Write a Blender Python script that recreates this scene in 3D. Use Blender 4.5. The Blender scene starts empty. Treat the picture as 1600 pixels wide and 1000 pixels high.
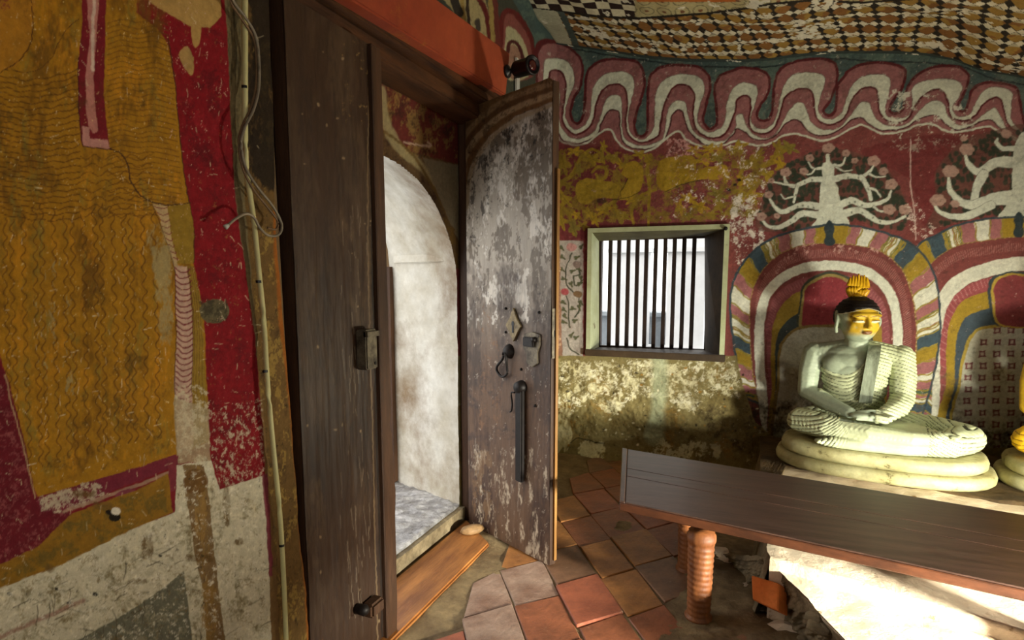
import bpy, bmesh, math, random
import numpy as np
from mathutils import Vector, Matrix

# ---------------------------------------------------------------- camera, world, lights, exposure
S = bpy.context.scene
COL = S.collection
F = 950.0; CX = 800.0; PIT = math.radians(7.0); YAW = math.radians(21.6); H = 1.25
CY = 437 + F * math.tan(PIT)
cam_d = bpy.data.cameras.new('camera'); cam = bpy.data.objects.new('camera', cam_d); COL.objects.link(cam)
cam_d.sensor_width = 36.0; cam_d.lens = F / 1600 * 36.0
cam_d.shift_x = 0.0; cam_d.shift_y = (CY - 500) / 1600
cam_d.clip_start = 0.02; cam_d.clip_end = 200
cam.location = (0, 0, H); cam.rotation_euler = (math.pi / 2 - PIT, 0, YAW)
S.camera = cam
S.view_settings.view_transform = 'Standard'; S.view_settings.look = 'None'
S.view_settings.gamma = 1.0; S.view_settings.use_curve_mapping = False
S.view_settings.exposure = -0.35

w = bpy.data.worlds.new('world'); S.world = w; w.use_nodes = True
bg = w.node_tree.nodes['Background']; bg.inputs[0].default_value = (1.0, 0.985, 0.95, 1); bg.inputs[1].default_value = 4.2

def area(name, loc, target, sx, sy, power, color=(1, 1, 1), spread=180):
    d = bpy.data.lights.new(name, 'AREA'); d.shape = 'RECTANGLE'; d.size = sx; d.size_y = sy
    d.energy = power; d.color = color; d.spread = math.radians(spread)
    o = bpy.data.objects.new(name, d); COL.objects.link(o); o.location = loc
    o.rotation_euler = (Vector(target) - Vector(loc)).to_track_quat('-Z', 'Y').to_euler()
    return o
# soft fill lights added behind and beside the camera; the walls there are closed
area('rear_fill', (1.6, -1.5, 1.2), (0.0, 4.1, 1.1), 2.0, 1.4, 30, (1.0, 0.95, 0.86))
area('side_fill', (3.6, 1.0, 1.5), (-1.2, 2.0, 0.9), 1.6, 1.2, 12, (1.0, 0.93, 0.80))
# temple floodlight standing low on the right, out of frame
area('floodlight', (1.55, 2.55, 0.35), (0.45, 2.95, 0.33), 0.30, 0.12, 64, (1.0, 0.97, 0.78), 165)
area('step_fill', (1.75, 1.15, 0.52), (0.85, 1.80, 0.15), 0.25, 0.15, 90, (1.0, 0.97, 0.82), 75)  # unseen lamp added to brighten the step under the bench
area('statue_light', (1.75, 3.05, 1.25), (0.45, 3.75, 0.85), 0.12, 0.12, 4, (1.0, 0.95, 0.72), 120)  # unseen small warm light aimed at the statue

# ---------------------------------------------------------------- projection helpers (used once, to find real positions)
_s, _c = math.sin(YAW), math.cos(YAW)
FW = np.array([-_s * math.cos(PIT), _c * math.cos(PIT), -math.sin(PIT)])
RT = np.array([_c, _s, 0.0])
UP = np.array([-_s * math.sin(PIT), _c * math.sin(PIT), math.cos(PIT)])
ORG = np.array([0, 0, H])
def at(ax, v, px, py):
    d = FW + (px - CX) / F * RT - (py - CY) / F * UP
    t = (v - ORG[ax]) / d[ax]
    p = ORG + t * d
    return (float(p[0]), float(p[1]), float(p[2]))
def proj(X, Y, Z):
    x, y, z = X, Y, Z - H
    d = x * FW[0] + y * FW[1] + z * FW[2]
    d = np.maximum(d, 0.05)
    return CX + F * (x * RT[0] + y * RT[1]) / d, CY - F * (x * UP[0] + y * UP[1] + z * UP[2]) / d

# ---------------------------------------------------------------- numpy noise
def vnoise(x, y, seed=0):
    rs = np.random.RandomState(seed); N = 256
    g = rs.rand(N, N).astype(np.float32)
    x = np.asarray(x, np.float32); y = np.asarray(y, np.float32)
    xf = np.floor(x); yf = np.floor(y); xi = xf.astype(np.int32); yi = yf.astype(np.int32)
    fx = x - xf; fy = y - yf
    fx = fx * fx * (3 - 2 * fx); fy = fy * fy * (3 - 2 * fy)
    x0_ = (xi & 255) << 8; x1_ = ((xi + 1) & 255) << 8; y0_ = yi & 255; y1_ = (yi + 1) & 255; G = g.ravel()
    a = G.take(x0_ | y0_); b = G.take(x1_ | y0_); c = G.take(x0_ | y1_); d = G.take(x1_ | y1_)
    return (a * (1 - fx) + b * fx) * (1 - fy) + (c * (1 - fx) + d * fx) * fy
def fbm(x, y, seed=0, octs=4):
    r = 0; amp = 0.5; tot = 0
    for k in range(octs):
        r = r + amp * vnoise(x * 2 ** k, y * 2 ** k, seed + k); tot += amp; amp *= 0.55
    return r / tot
def lin(c):
    c = np.asarray(c, dtype=np.float64) / 255.0
    return np.where(c <= 0.04045, c / 12.92, ((c + 0.055) / 1.055) ** 2.4)

def spline(pts, n=8, closed=False):
    P = [np.array(p, float) for p in pts]
    if closed: P = [P[-1]] + P + [P[0], P[1]]
    else: P = [2 * P[0] - P[1]] + P + [2 * P[-1] - P[-2]]
    out = []
    for i in range(1, len(P) - 2):
        for k in range(n):
            t = k / n; a, b, c, d = P[i - 1], P[i], P[i + 1], P[i + 2]
            out.append(0.5 * ((2 * b) + (c - a) * t + (2 * a - 5 * b + 4 * c - d) * t * t + (3 * b - a - 3 * c + d) * t ** 3))
    if not closed: out.append(P[-2])
    return np.array(out)

class Canvas:
    """Paint kept as colours (a few hold painted light or shade); murals are traced in it once and the wall meshes take their colours from it."""
    def __init__(self, x0, y0, x1, y1, k, base):
        self.x0, self.y0, self.k = x0, y0, k
        self.w = int((x1 - x0) * k); self.h = int((y1 - y0) * k)
        self.a = np.zeros((self.h, self.w, 3), np.float32); self.a[:] = lin(base)
        yy, xx = np.mgrid[0:self.h, 0:self.w].astype(np.float32)
        self.X = xx / k + x0; self.Y = yy / k + y0
    def cover(self, pts):
        P = np.array(pts, float); P = (P - [self.x0, self.y0]) * self.k
        ya = max(0, int(np.floor(P[:, 1].min()))); yb = min(self.h, int(np.ceil(P[:, 1].max())) + 1)
        xa = max(0, int(np.floor(P[:, 0].min())) - 1); xb = min(self.w, int(np.ceil(P[:, 0].max())) + 2)
        if ya >= yb or xa >= xb: return None
        m = np.zeros((yb - ya, xb - xa), np.float32)
        Q = np.roll(P, -1, 0); gx = np.arange(xa, xb)
        for r in range(yb - ya):
            for sub in (0.25, 0.75):
                y = ya + r + sub
                s = (P[:, 1] <= y) != (Q[:, 1] <= y)
                if not s.any(): continue
                xs = np.sort(P[s, 0] + (y - P[s, 1]) / (Q[s, 1] - P[s, 1]) * (Q[s, 0] - P[s, 0]))
                for i in range(0, len(xs) - 1, 2):
                    m[r] += 0.5 * np.clip(np.minimum(gx + 1, xs[i + 1]) - np.maximum(gx, xs[i]), 0, 1)
        return slice(ya, yb), slice(xa, xb), m
    def _blend(self, sy, sx, m, col):
        c = lin(col).astype(np.float32)
        self.a[sy, sx] += (c - self.a[sy, sx]) * m[..., None]
    def fill(self, pts, col, alpha=1.0, smooth=0):
        if smooth: pts = spline(pts, smooth, True)
        r = self.cover(pts)
        if r: self._blend(r[0], r[1], r[2] * alpha, col)
    def stroke(self, pts, width, col, alpha=1.0, smooth=6, soft=0.7):
        P = spline(pts, smooth) if smooth and len(pts) > 2 else np.array(pts, float)
        n = len(P)
        W = np.interp(np.linspace(0, 1, n), np.linspace(0, 1, len(np.atleast_1d(width))), np.atleast_1d(width)) if n else 0
        mw = W.max() / 2 + 2
        x0 = P[:, 0].min() - mw; x1 = P[:, 0].max() + mw; y0 = P[:, 1].min() - mw; y1 = P[:, 1].max() + mw
        ax = int(max(0, (x0 - self.x0) * self.k)); bx = int(min(self.w, (x1 - self.x0) * self.k + 1))
        ay = int(max(0, (y0 - self.y0) * self.k)); by = int(min(self.h, (y1 - self.y0) * self.k + 1))
        if ax >= bx or ay >= by: return
        M = np.zeros((by - ay, bx - ax), np.float32)
        for i in range(n - 1):
            p, q = P[i], P[i + 1]
            sx0 = int(max(ax, (min(p[0], q[0]) - mw - self.x0) * self.k)); sx1 = int(min(bx, (max(p[0], q[0]) + mw - self.x0) * self.k + 1))
            sy0 = int(max(ay, (min(p[1], q[1]) - mw - self.y0) * self.k)); sy1 = int(min(by, (max(p[1], q[1]) + mw - self.y0) * self.k + 1))
            if sx0 >= sx1 or sy0 >= sy1: continue
            X = self.X[sy0:sy1, sx0:sx1] - p[0]; Y = self.Y[sy0:sy1, sx0:sx1] - p[1]
            d = q - p; L = d @ d + 1e-9
            t = np.clip((X * d[0] + Y * d[1]) / L, 0, 1)
            D = np.hypot(X - t * d[0], Y - t * d[1])
            wd = (W[i] + (W[i + 1] - W[i]) * t) / 2
            m = np.clip((wd - D) / soft + 0.5, 0, 1)
            v = M[sy0 - ay:sy1 - ay, sx0 - ax:sx1 - ax]
            np.maximum(v, m, out=v)
        self._blend(slice(ay, by), slice(ax, bx), M * alpha, col)
    def blob(self, x, y, r, col, ry=None, alpha=1.0):
        ry = ry or r
        ax = int(max(0, (x - r - 2 - self.x0) * self.k)); bx = int(min(self.w, (x + r + 2 - self.x0) * self.k + 1))
        ay = int(max(0, (y - ry - 2 - self.y0) * self.k)); by = int(min(self.h, (y + ry + 2 - self.y0) * self.k + 1))
        if ax >= bx or ay >= by: return
        D = np.hypot((self.X[ay:by, ax:bx] - x) / r, (self.Y[ay:by, ax:bx] - y) / ry)
        self._blend(slice(ay, by), slice(ax, bx), np.clip((1 - D) * min(r, ry) / 0.8 + 0.5, 0, 1) * alpha, col)
    def wear(self, pts, col, amount, scale=8.0, seed=1, alpha=0.9, smooth=0, stretch=1.0, soft=0.05):
        """flaked, stained or shade-darkened paint inside a region: a mask of its own shape from noise"""
        if smooth: pts = spline(pts, smooth, True)
        r = self.cover(pts)
        if not r: return
        sy, sx, m = r
        R = int(max(2, min(26, scale * 0.9)) * self.k)
        y0, y1, x0, x1 = max(0, sy.start - R), min(self.h, sy.stop + R), max(0, sx.start - R), min(self.w, sx.stop + R)
        g = np.zeros((y1 - y0, x1 - x0), np.float32); g[sy.start - y0:sy.stop - y0, sx.start - x0:sx.stop - x0] = m
        for ax_ in (0, 1):
            for rep in (0, 1):
                h = max(1, R // 2); c = np.cumsum(np.pad(g, [(h + 1, h) if i == ax_ else (0, 0) for i in (0, 1)], mode='edge'), axis=ax_)
                n_ = g.shape[ax_]; g = ((c.take(range(2 * h + 1, 2 * h + 1 + n_), ax_) - c.take(range(0, n_), ax_)) / (2 * h + 1)).astype(np.float32)
        sy, sx = slice(y0, y1), slice(x0, x1)
        X = self.X[sy, sx] / scale + 31.7; Y = self.Y[sy, sx] / (scale * stretch) + 11.3
        wpx = vnoise(X * 2.3, Y * 2.3, seed + 50) - .5; wpy = vnoise(X * 2.3 + 9, Y * 2.3 + 9, seed + 51) - .5
        n = fbm(X + wpx * .9, Y + wpy * .9, seed, 4) * .72 + vnoise(X * 7 + wpy * 3, Y * 7, seed + 60) * .16 + vnoise(X * 15, Y * 15 + wpx * 4, seed + 61) * .12
        a = np.clip((n - (1 - amount) - (1 - np.clip(g, 0, 1)) * .45) / soft, 0, 1); m = np.clip(g * 4, 0, 1)
        self._blend(sy, sx, (m * a * alpha).astype(np.float32), col)
    def sample(self, px, py, warp=1.6):
        px, py = px + (vnoise(px / 7 + 60, py / 7 + 60, 901) - .5) * warp + (vnoise(px / 2.3 + 60, py / 2.3 + 60, 903) - .5) * warp * .4, py + (vnoise(px / 7 + 60, py / 7 + 90, 902) - .5) * warp + (vnoise(px / 2.3 + 60, py / 2.3 + 90, 904) - .5) * warp * .4
        u = np.clip((px - self.x0) * self.k - 0.5, 0, self.w - 2); v = np.clip((py - self.y0) * self.k - 0.5, 0, self.h - 2)
        ui = u.astype(int); vi = v.astype(int); fu = (u - ui)[..., None]; fv = (v - vi)[..., None]
        a = self.a
        return (a[vi, ui] * (1 - fu) + a[vi, ui + 1] * fu) * (1 - fv) + (a[vi + 1, ui] * (1 - fu) + a[vi + 1, ui + 1] * fu) * fv

# ---------------------------------------------------------------- the murals (paint, some with light or shade in it)
A = Canvas(-120, -120, 1860, 1120, 1.5, (112, 48, 48))
RED = (112, 58, 55); DRED = (82, 26, 30); MAUVE = (136, 88, 88); PINK = (186, 140, 136); WHITE = (192, 194, 176)
TEAL = (64, 80, 78); SLATE = (52, 64, 72); OCH = (150, 120, 38); GREEN = (62, 74, 56)
def T(pts, k, ox, oy): return [(ox + x / k, oy + y / k) for x, y in pts]
def c1(*p): return T(p, 3.636, 720, 0)
def c2(*p): return T(p, 3.556, 1150, 0)
def c4(*p): return T(p, 3.556, 1150, 200)
def c6(*p): return T(p, 2.174, 1140, 340)
rnd = random.Random(4)

# -- back wall: mottled red ground, teal strip, meander of cloud bands
A.fill([(690, -120), (1860, -120), (1860, 260), (690, 260)], TEAL)
A.wear([(690, -120), (1860, -120), (1860, 260), (690, 260)], (92, 108, 96), 0.5, 22, 3, 0.5)
A.stroke(c1((440, 250), (700, 290), (1000, 335), (1300, 372), (1600, 378)) + c2((200, 368), (480, 325), (760, 340), (1010, 345), (1250, 375), (1420, 440), (1600, 470), (1900, 520)), 2.2, (30, 40, 42))
B0 = c1((425, 900), (425, 600), (430, 400), (440, 290), (490, 240), (580, 255), (660, 310), (690, 370), (680, 480), (640, 560), (620, 640), (640, 690), (670, 695), (695, 650), (705, 560), (710, 440), (740, 380), (820, 340), (910, 335), (1000, 350), (1035, 410), (1040, 500), (1010, 600), (985, 690), (995, 755), (1030, 770), (1060, 735), (1060, 620), (1065, 470), (1090, 410), (1150, 375), (1240, 365), (1340, 375), (1400, 420), (1415, 500), (1390, 600), (1375, 680), (1400, 725), (1430, 725), (1455, 690), (1450, 600), (1440, 500), (1470, 430), (1540, 400)) + c2((20, 375), (90, 378), (150, 395), (185, 440), (175, 520), (130, 590), (115, 640), (130, 665), (165, 670), (195, 640), (205, 560), (215, 450), (250, 380), (330, 340), (430, 325), (520, 335), (560, 380), (555, 470), (520, 560), (485, 610), (500, 635), (530, 635), (555, 600), (565, 480), (600, 420), (660, 370), (750, 350), (850, 350), (930, 375), (940, 420), (920, 490), (870, 560), (855, 610), (880, 630), (920, 615), (935, 570), (945, 500), (990, 430), (1060, 385), (1140, 365), (1220, 375), (1280, 410), (1285, 460), (1250, 540), (1225, 600), (1240, 620), (1270, 615), (1290, 560), (1300, 510), (1350, 470), (1430, 460), (1520, 475), (1560, 500), (1580, 600), (1600, 680), (1640, 700), (1680, 640), (1700, 540), (1800, 480), (1900, 500), (1960, 600), (2100, 700))
B1 = c1((460, 900), (462, 560), (470, 400), (480, 335), (540, 330), (600, 345), (640, 400), (645, 470), (610, 560), (590, 640), (610, 700), (650, 735), (700, 710), (735, 650), (740, 560), (760, 480), (820, 420), (900, 405), (960, 420), (985, 480), (970, 560), (950, 650), (955, 730), (990, 780), (1040, 785), (1090, 740), (1100, 640), (1105, 540), (1140, 460), (1220, 420), (1310, 420), (1370, 450), (1385, 510), (1360, 590), (1340, 670), (1360, 720), (1410, 750), (1470, 730), (1500, 680), (1510, 590), (1540, 510)) + c2((20, 462), (60, 458), (110, 475), (115, 540), (90, 620), (80, 660), (100, 700), (150, 715), (200, 690), (225, 640), (245, 540), (280, 450), (340, 405), (420, 400), (490, 420), (490, 470), (465, 550), (455, 610), (480, 650), (530, 660), (580, 630), (605, 570), (640, 480), (700, 425), (780, 412), (850, 430), (855, 490), (835, 570), (830, 620), (860, 655), (920, 655), (970, 625), (980, 560), (975, 500), (1010, 460), (1100, 440), (1200, 445), (1250, 480), (1235, 540), (1205, 580), (1200, 620), (1230, 650), (1290, 640), (1320, 590), (1350, 530), (1400, 490), (1480, 488), (1530, 520), (1525, 600), (1530, 670), (1580, 720), (1650, 740), (1720, 700), (1760, 600), (1850, 540), (1930, 620), (2100, 740))
B2 = c1((498, 900), (500, 560), (500, 450), (515, 402), (545, 398), (580, 425), (595, 500), (580, 600), (575, 680), (600, 730), (650, 762), (700, 745), (750, 690), (765, 610), (790, 530), (840, 485), (900, 480), (935, 510), (945, 580), (935, 680), (950, 760), (1000, 805), (1060, 803), (1120, 770), (1135, 690), (1150, 600), (1180, 530), (1230, 475), (1290, 485), (1325, 530), (1320, 600), (1320, 680), (1350, 750), (1420, 785), (1490, 770), (1530, 710), (1560, 620)) + c2((0, 560), (40, 530), (75, 540), (80, 600), (70, 670), (85, 720), (140, 745), (200, 720), (230, 670), (250, 600), (280, 530), (340, 495), (400, 495), (425, 530), (435, 610), (450, 660), (500, 690), (560, 680), (610, 640), (640, 560), (690, 500), (740, 485), (780, 500), (790, 570), (800, 630), (840, 670), (900, 680), (960, 650), (1000, 580), (1040, 530), (1110, 495), (1150, 520), (1175, 570), (1180, 620), (1200, 660), (1270, 672), (1330, 640), (1370, 580), (1430, 545), (1470, 560), (1485, 620), (1510, 690), (1560, 730), (1650, 760), (1760, 720), (1850, 640), (2100, 780))
B3 = c1((520, 900), (518, 600), (525, 490), (545, 480), (560, 540), (555, 640), (570, 720), (620, 780), (690, 783), (760, 740), (800, 640), (820, 570), (860, 540), (900, 545), (915, 600), (915, 700), (930, 780), (990, 822), (1070, 820), (1140, 790), (1160, 720), (1170, 640), (1190, 590), (1230, 565), (1270, 580), (1285, 640), (1310, 720), (1350, 770), (1430, 802), (1510, 790), (1560, 720)) + c2((0, 645), (30, 630), (50, 680), (80, 730), (140, 766), (210, 750), (250, 690), (290, 620), (330, 575), (370, 575), (395, 620), (420, 680), (480, 717), (560, 712), (620, 660), (670, 590), (700, 562), (740, 575), (760, 630), (790, 670), (850, 700), (920, 697), (980, 660), (1040, 590), (1100, 560), (1150, 580), (1170, 640), (1220, 690), (1300, 690), (1370, 640), (1430, 600), (1470, 650), (1500, 710), (1560, 760), (1700, 780), (1850, 720), (2100, 800))
B4 = c1((530, 900), (530, 700), (560, 775), (620, 815), (690, 808), (770, 770), (800, 700), (840, 630), (880, 625), (900, 650), (905, 720), (920, 800), (970, 838), (1060, 845), (1140, 812), (1180, 730), (1200, 650), (1230, 620), (1260, 640), (1280, 710), (1320, 770), (1400, 825), (1480, 820), (1550, 760)) + c2((0, 715), (50, 735), (90, 768), (150, 777), (220, 750), (270, 690), (320, 665), (360, 680), (390, 720), (440, 750), (520, 745), (600, 700), (650, 660), (700, 655), (740, 690), (790, 718), (850, 724), (930, 712), (1000, 670), (1060, 645), (1110, 645), (1160, 690), (1220, 722), (1300, 705), (1370, 670), (1420, 670), (1470, 715), (1560, 780), (1700, 800), (2100, 820))
B5 = c1((525, 900), (525, 750), (560, 795), (640, 822), (720, 808), (790, 755), (850, 735), (880, 790), (920, 835), (1000, 862), (1100, 840), (1180, 770), (1240, 742), (1280, 790), (1370, 828), (1450, 832), (1530, 812)) + c2((0, 782), (60, 797), (130, 808), (200, 792), (260, 755), (330, 742), (400, 762), (480, 780), (560, 757), (640, 712), (700, 692), (760, 722), (830, 742), (930, 727), (1010, 695), (1100, 695), (1180, 735), (1300, 722), (1400, 702), (1480, 742), (1640, 800), (2100, 840))
CL = [(2000, 1300), (500, 1300)]
def band(B, col, wid, lc, al=1.0):
    P = list(map(tuple, spline(B, 5)))
    A.fill(P + CL, col); A.stroke(P, wid, lc, al, smooth=0)
band(B0, MAUVE, 4.2, DRED); band(B1, WHITE, 1.0, (100, 80, 74)); band(B2, MAUVE, 3.0, DRED)
band(B3, WHITE, 1.0, (100, 80, 74)); band(B4, MAUVE, 2.2, (70, 30, 34)); band(B5, RED, 3.0, WHITE)
BW = [(835, 60), (1860, 60), (1860, 240), (835, 240)]
A.wear(BW, (128, 112, 98), 0.42, 14, 7, 0.45, soft=0.3)
A.wear([(1360, 130), (1500, 150), (1560, 240), (1400, 240)], (205, 204, 186), 0.42, 9, 8, 0.8)
A.wear(BW, (205, 200, 185), 0.30, 5, 9, 0.5)
# red field below the meander
FIELD = [(862, 215), (1000, 235), (1300, 215), (1860, 190), (1860, 420), (1200, 420), (862, 560)]
A.wear(FIELD, (92, 30, 34), 0.5, 26, 12, 0.7, soft=0.2)
A.wear(FIELD, (146, 72, 70), 0.40, 12, 13, 0.6, soft=0.15)
A.fill([(862, 215), (950, 232), (1000, 238), (990, 350), (900, 375), (862, 375)], (92, 30, 36), 0.6)
A.fill([(1345, 235), (1500, 215), (1470, 330), (1440, 350), (1420, 280)], (98, 34, 36), 0.6, smooth=4)

# -- ochre foliage and beasts above the window
def leaf(cx, cy, r, ang, col, lobes=5):
    P = []
    for i in range(lobes * 4):
        t = i / (lobes * 4) * 2 * math.pi
        rr = r * (0.72 + 0.28 * math.cos(lobes * t))
        x = rr * 1.35 * math.cos(t); y = rr * 0.8 * math.sin(t)
        P.append((cx + x * math.cos(ang) - y * math.sin(ang), cy + x * math.sin(ang) + y * math.cos(ang)))
    A.fill(P, col, 0.95, smooth=3)
    A.stroke([(cx - r * math.cos(ang), cy - r * math.sin(ang)), (cx + r * math.cos(ang), cy + r * math.sin(ang))], 1.0, (84, 70, 22), 0.6, smooth=0)
def q1(*p): return T(p, 6.665, 860, 220)
def q2(*p): return T(p, 6.665, 1040, 210)
OC = [(146, 122, 34), (130, 108, 34), (158, 128, 30), (118, 104, 42)]
for v in [q1((60, 980), (120, 700), (80, 640), (110, 450), (230, 350), (300, 200), (420, 90), (520, 130), (560, 190)),
          q1((560, 230), (540, 130), (560, 60)), q1((110, 450), (60, 350), (20, 300)), q1((240, 980), (200, 780), (100, 660)),
          q1((440, 330), (500, 270), (580, 300), (570, 380), (510, 400), (480, 350)), q1((600, 440), (700, 520), (660, 640), (700, 740), (790, 780)),
          q1((1020, 900), (1030, 500), (1010, 250), (1040, 140)), q1((640, 640), (560, 720), (520, 760)), q1((860, 860), (850, 700), (960, 560), (1100, 510)),
          q2((700, 330), (950, 340), (1100, 270), (1180, 200)), q2((600, 860), (760, 620), (780, 400), (900, 250), (1000, 160)),
          q2((1000, 350), (1150, 290), (1200, 330), (1150, 370)), q2((640, 640), (800, 560), (960, 500)), q2((1100, 240), (1220, 180), (1330, 130))]:
    A.stroke(v, [4, 6, 4], (134, 110, 34))
for x, y, r, a in [(140, 240, 78, 1.3), (260, 110, 55, 0), (440, 190, 72, .3), (300, 300, 50, 1.4), (60, 400, 60, 1.4), (180, 460, 50, .4), (150, 610, 68, .8), (60, 640, 45, 1.5),
                   (110, 830, 68, 1.2), (240, 900, 66, 1.3), (265, 770, 45, .6), (560, 60, 42, 1.2), (650, 180, 58, .4), (740, 250, 46, .8), (560, 720, 62, -.3), (730, 790, 72, .3),
                   (400, 760, 55, 1.0), (850, 620, 50, -.2), (960, 600, 40, -.3), (930, 140, 52, .2), (1010, 190, 40, 1.2), (470, 820, 50, 1.2), (730, 460, 50, 1), (340, 880, 50, .3)]:
    leaf(860 + x / 6.665, 220 + y / 6.665, r / 5.1, a, rnd.choice(OC))
for x, y, r, a in [(300, 160, 60, .2), (460, 150, 60, 0), (570, 180, 62, 1.3), (750, 140, 75, -.4), (400, 260, 80, .1), (560, 250, 70, .2), (900, 290, 85, -.4), (960, 240, 60, -.7),
                   (1180, 160, 75, 1.2), (1290, 140, 70, .5), (1190, 310, 55, 1.0), (1060, 420, 70, .6), (860, 480, 90, 0), (880, 640, 95, -.1), (150, 760, 60, 1.3), (350, 750, 75, .3),
                   (560, 740, 70, 1.2), (720, 790, 65, -1), (880, 800, 65, 1.2), (230, 660, 60, 0), (540, 620, 75, .4), (240, 850, 50, .3), (480, 830, 50, 0), (760, 700, 50, .5), (620, 440, 60, .3)]:
    leaf(1040 + x / 6.665, 210 + y / 6.665, r / 5.3, a, rnd.choice(OC))
A.wear([(862, 228), (1010, 240), (1200, 225), (1200, 340), (1100, 350), (862, 352)], (124, 104, 36), 0.50, 8, 14, 0.8)
A.fill(q1((280, 440), (400, 390), (560, 420), (680, 440), (740, 520), (680, 600), (500, 600), (400, 660), (300, 640), (265, 540)), (140, 116, 34), smooth=4)
A.fill(q1((760, 290), (800, 230), (880, 210), (960, 270), (970, 400), (930, 520), (850, 590), (760, 620), (720, 600), (760, 480), (800, 400), (740, 350)), (146, 118, 32), smooth=4)
A.wear(q1((280, 440), (400, 390), (560, 420), (680, 440), (740, 520), (680, 600), (500, 600), (400, 660), (300, 640), (265, 540)), (172, 146, 40), 0.45, 12, 15, 0.7, soft=0.2)
A.fill(q1((1110, 300), (1160, 200), (1330, 160), (1500, 180), (1500, 400), (1330, 480), (1180, 520), (1110, 440)), (140, 112, 30), smooth=4)
A.fill(q2((0, 400), (200, 410), (400, 350), (600, 320), (650, 380), (560, 470), (350, 470), (150, 540), (0, 590)), (150, 122, 32), smooth=4)
A.stroke(q2((0, 590), (150, 530), (260, 500), (380, 470)), 1.3, (50, 40, 18)); A.stroke(q1((740, 600), (735, 530), (780, 450), (800, 390)), 1.2, (50, 36, 16))
A.stroke(q1((640, 610), (740, 600), (850, 570), (930, 530)), 1.0, (60, 46, 20)); A.blob(940, 314, 8, (50, 30, 22), 4, .8)
for x, y in ((720, 525), (655, 575), (760, 470)): A.blob(1040 + x / 6.665, 210 + y / 6.665, 3.2, (30, 26, 18), 2.2)
FLK = [(1060, 225), (1190, 215), (1215, 270), (1190, 350), (1175, 440), (1150, 430), (1135, 350), (1045, 350), (1035, 230)]
A.wear(FLK, (208, 196, 186), 0.37, 9, 21, 0.95); A.wear(FLK, (150, 84, 84), 0.36, 6, 22, 0.6)
A.wear([(1140, 300), (1195, 300), (1200, 400), (1160, 450), (1140, 380)], (206, 198, 186), 0.50, 9, 23, 0.9)
A.wear([(1040, 215), (1080, 215), (1080, 245), (1040, 245)], (190, 140, 136), 0.5, 4, 24, 0.9)
A.wear(FIELD, (190, 160, 150), 0.25, 5, 25, 0.8)

# -- white trees with dark foliage
def foliage(poly, n, k, ox, oy, seed):
    r2 = random.Random(seed); P = np.array(poly, float)
    A.fill(T(poly, k, ox, oy), (92, 60, 52), 0.8, smooth=4)
    x0, y0 = P.min(0); x1, y1 = P.max(0); c = 0; tries = 0
    while c < n and tries < n * 20:
        tries += 1; x = r2.uniform(x0, x1); y = r2.uniform(y0, y1)
        ins = False; j = len(P) - 1
        for i in range(len(P)):
            if (P[i][1] > y) != (P[j][1] > y) and x < (P[j][0] - P[i][0]) * (y - P[i][1]) / (P[j][1] - P[i][1]) + P[i][0]: ins = not ins
            j = i
        if ins:
            c += 1; A.blob(ox + x / k, oy + y / k, r2.uniform(8, 15) / k, (42, 50, 38), r2.uniform(10, 19) / k, 0.9)
def br(pts, w0, w1):
    w0 *= 1.22; w1 *= 1.15
    A.stroke(c4(*pts), [w0 / 3.556, w1 / 3.556], (88, 84, 74)); A.stroke(c4(*pts), [(w0 - 5) / 3.556, (w1 - 4) / 3.556], (196, 198, 182))
foliage([(110, 540), (150, 400), (190, 280), (290, 200), (400, 140), (530, 110), (700, 150), (830, 210), (900, 320), (960, 450), (930, 560), (780, 545), (600, 500), (430, 545), (200, 580)], 520, 3.556, 1150, 200, 5)
for p, a, b in [([(480, 285), (420, 285), (370, 305), (320, 325), (280, 305), (265, 265)], 30, 13), ([(335, 322), (260, 310), (200, 298)], 14, 10), ([(345, 315), (330, 360), (318, 410)], 20, 14),
                ([(315, 380), (270, 392), (248, 368)], 11, 8), ([(480, 440), (400, 425), (330, 435), (260, 465), (210, 430), (185, 390)], 36, 13), ([(450, 480), (370, 475), (300, 520), (230, 552), (170, 540), (140, 500)], 36, 13),
                ([(490, 222), (430, 225), (400, 188)], 18, 9), ([(440, 225), (412, 255), (370, 250)], 12, 8), ([(545, 205), (590, 205), (606, 165)], 18, 9), ([(555, 215), (600, 238), (645, 232)], 12, 7),
                ([(545, 285), (620, 265), (690, 272), (742, 240), (762, 208)], 34, 11), ([(740, 255), (780, 272), (832, 268)], 13, 8), ([(695, 270), (730, 330), (748, 395)], 28, 20), ([(735, 335), (780, 345), (802, 382)], 15, 9),
                ([(580, 425), (640, 402), (710, 425), (780, 420), (840, 392), (862, 350)], 38, 13), ([(765, 438), (800, 462), (855, 466)], 14, 8), ([(600, 475), (680, 455), (740, 490), (800, 522), (870, 520), (940, 488)], 40, 14)]:
    br(p, a, b)
A.fill(c4((425, 560), (450, 505), (463, 430), (468, 330), (480, 280), (478, 205), (497, 190), (500, 150), (520, 150), (525, 190), (545, 215), (547, 290), (565, 330), (578, 400), (600, 470), (622, 545)), (196, 198, 182), smooth=4)
for x, y, r in [(512, 110, 40), (610, 140, 28), (410, 165, 28), (275, 245, 36), (375, 240, 30), (195, 292, 22), (180, 370, 30), (140, 490, 36), (228, 485, 22), (765, 182, 42), (820, 240, 32), (862, 312, 42), (850, 450, 42), (940, 450, 42), (660, 180, 24)]:
    for q in range(5): A.blob(1150 + (x + r * .42 * math.cos(q * 1.256)) / 3.556, 200 + (y + r * .34 * math.sin(q * 1.256)) / 3.556, r * .46 / 3.556, (158, 128, 116), r * .40 / 3.556, .9)
    A.blob(1150 + x / 3.556, 200 + y / 3.556, 2, (116, 78, 72), 1.6, .7)
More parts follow.
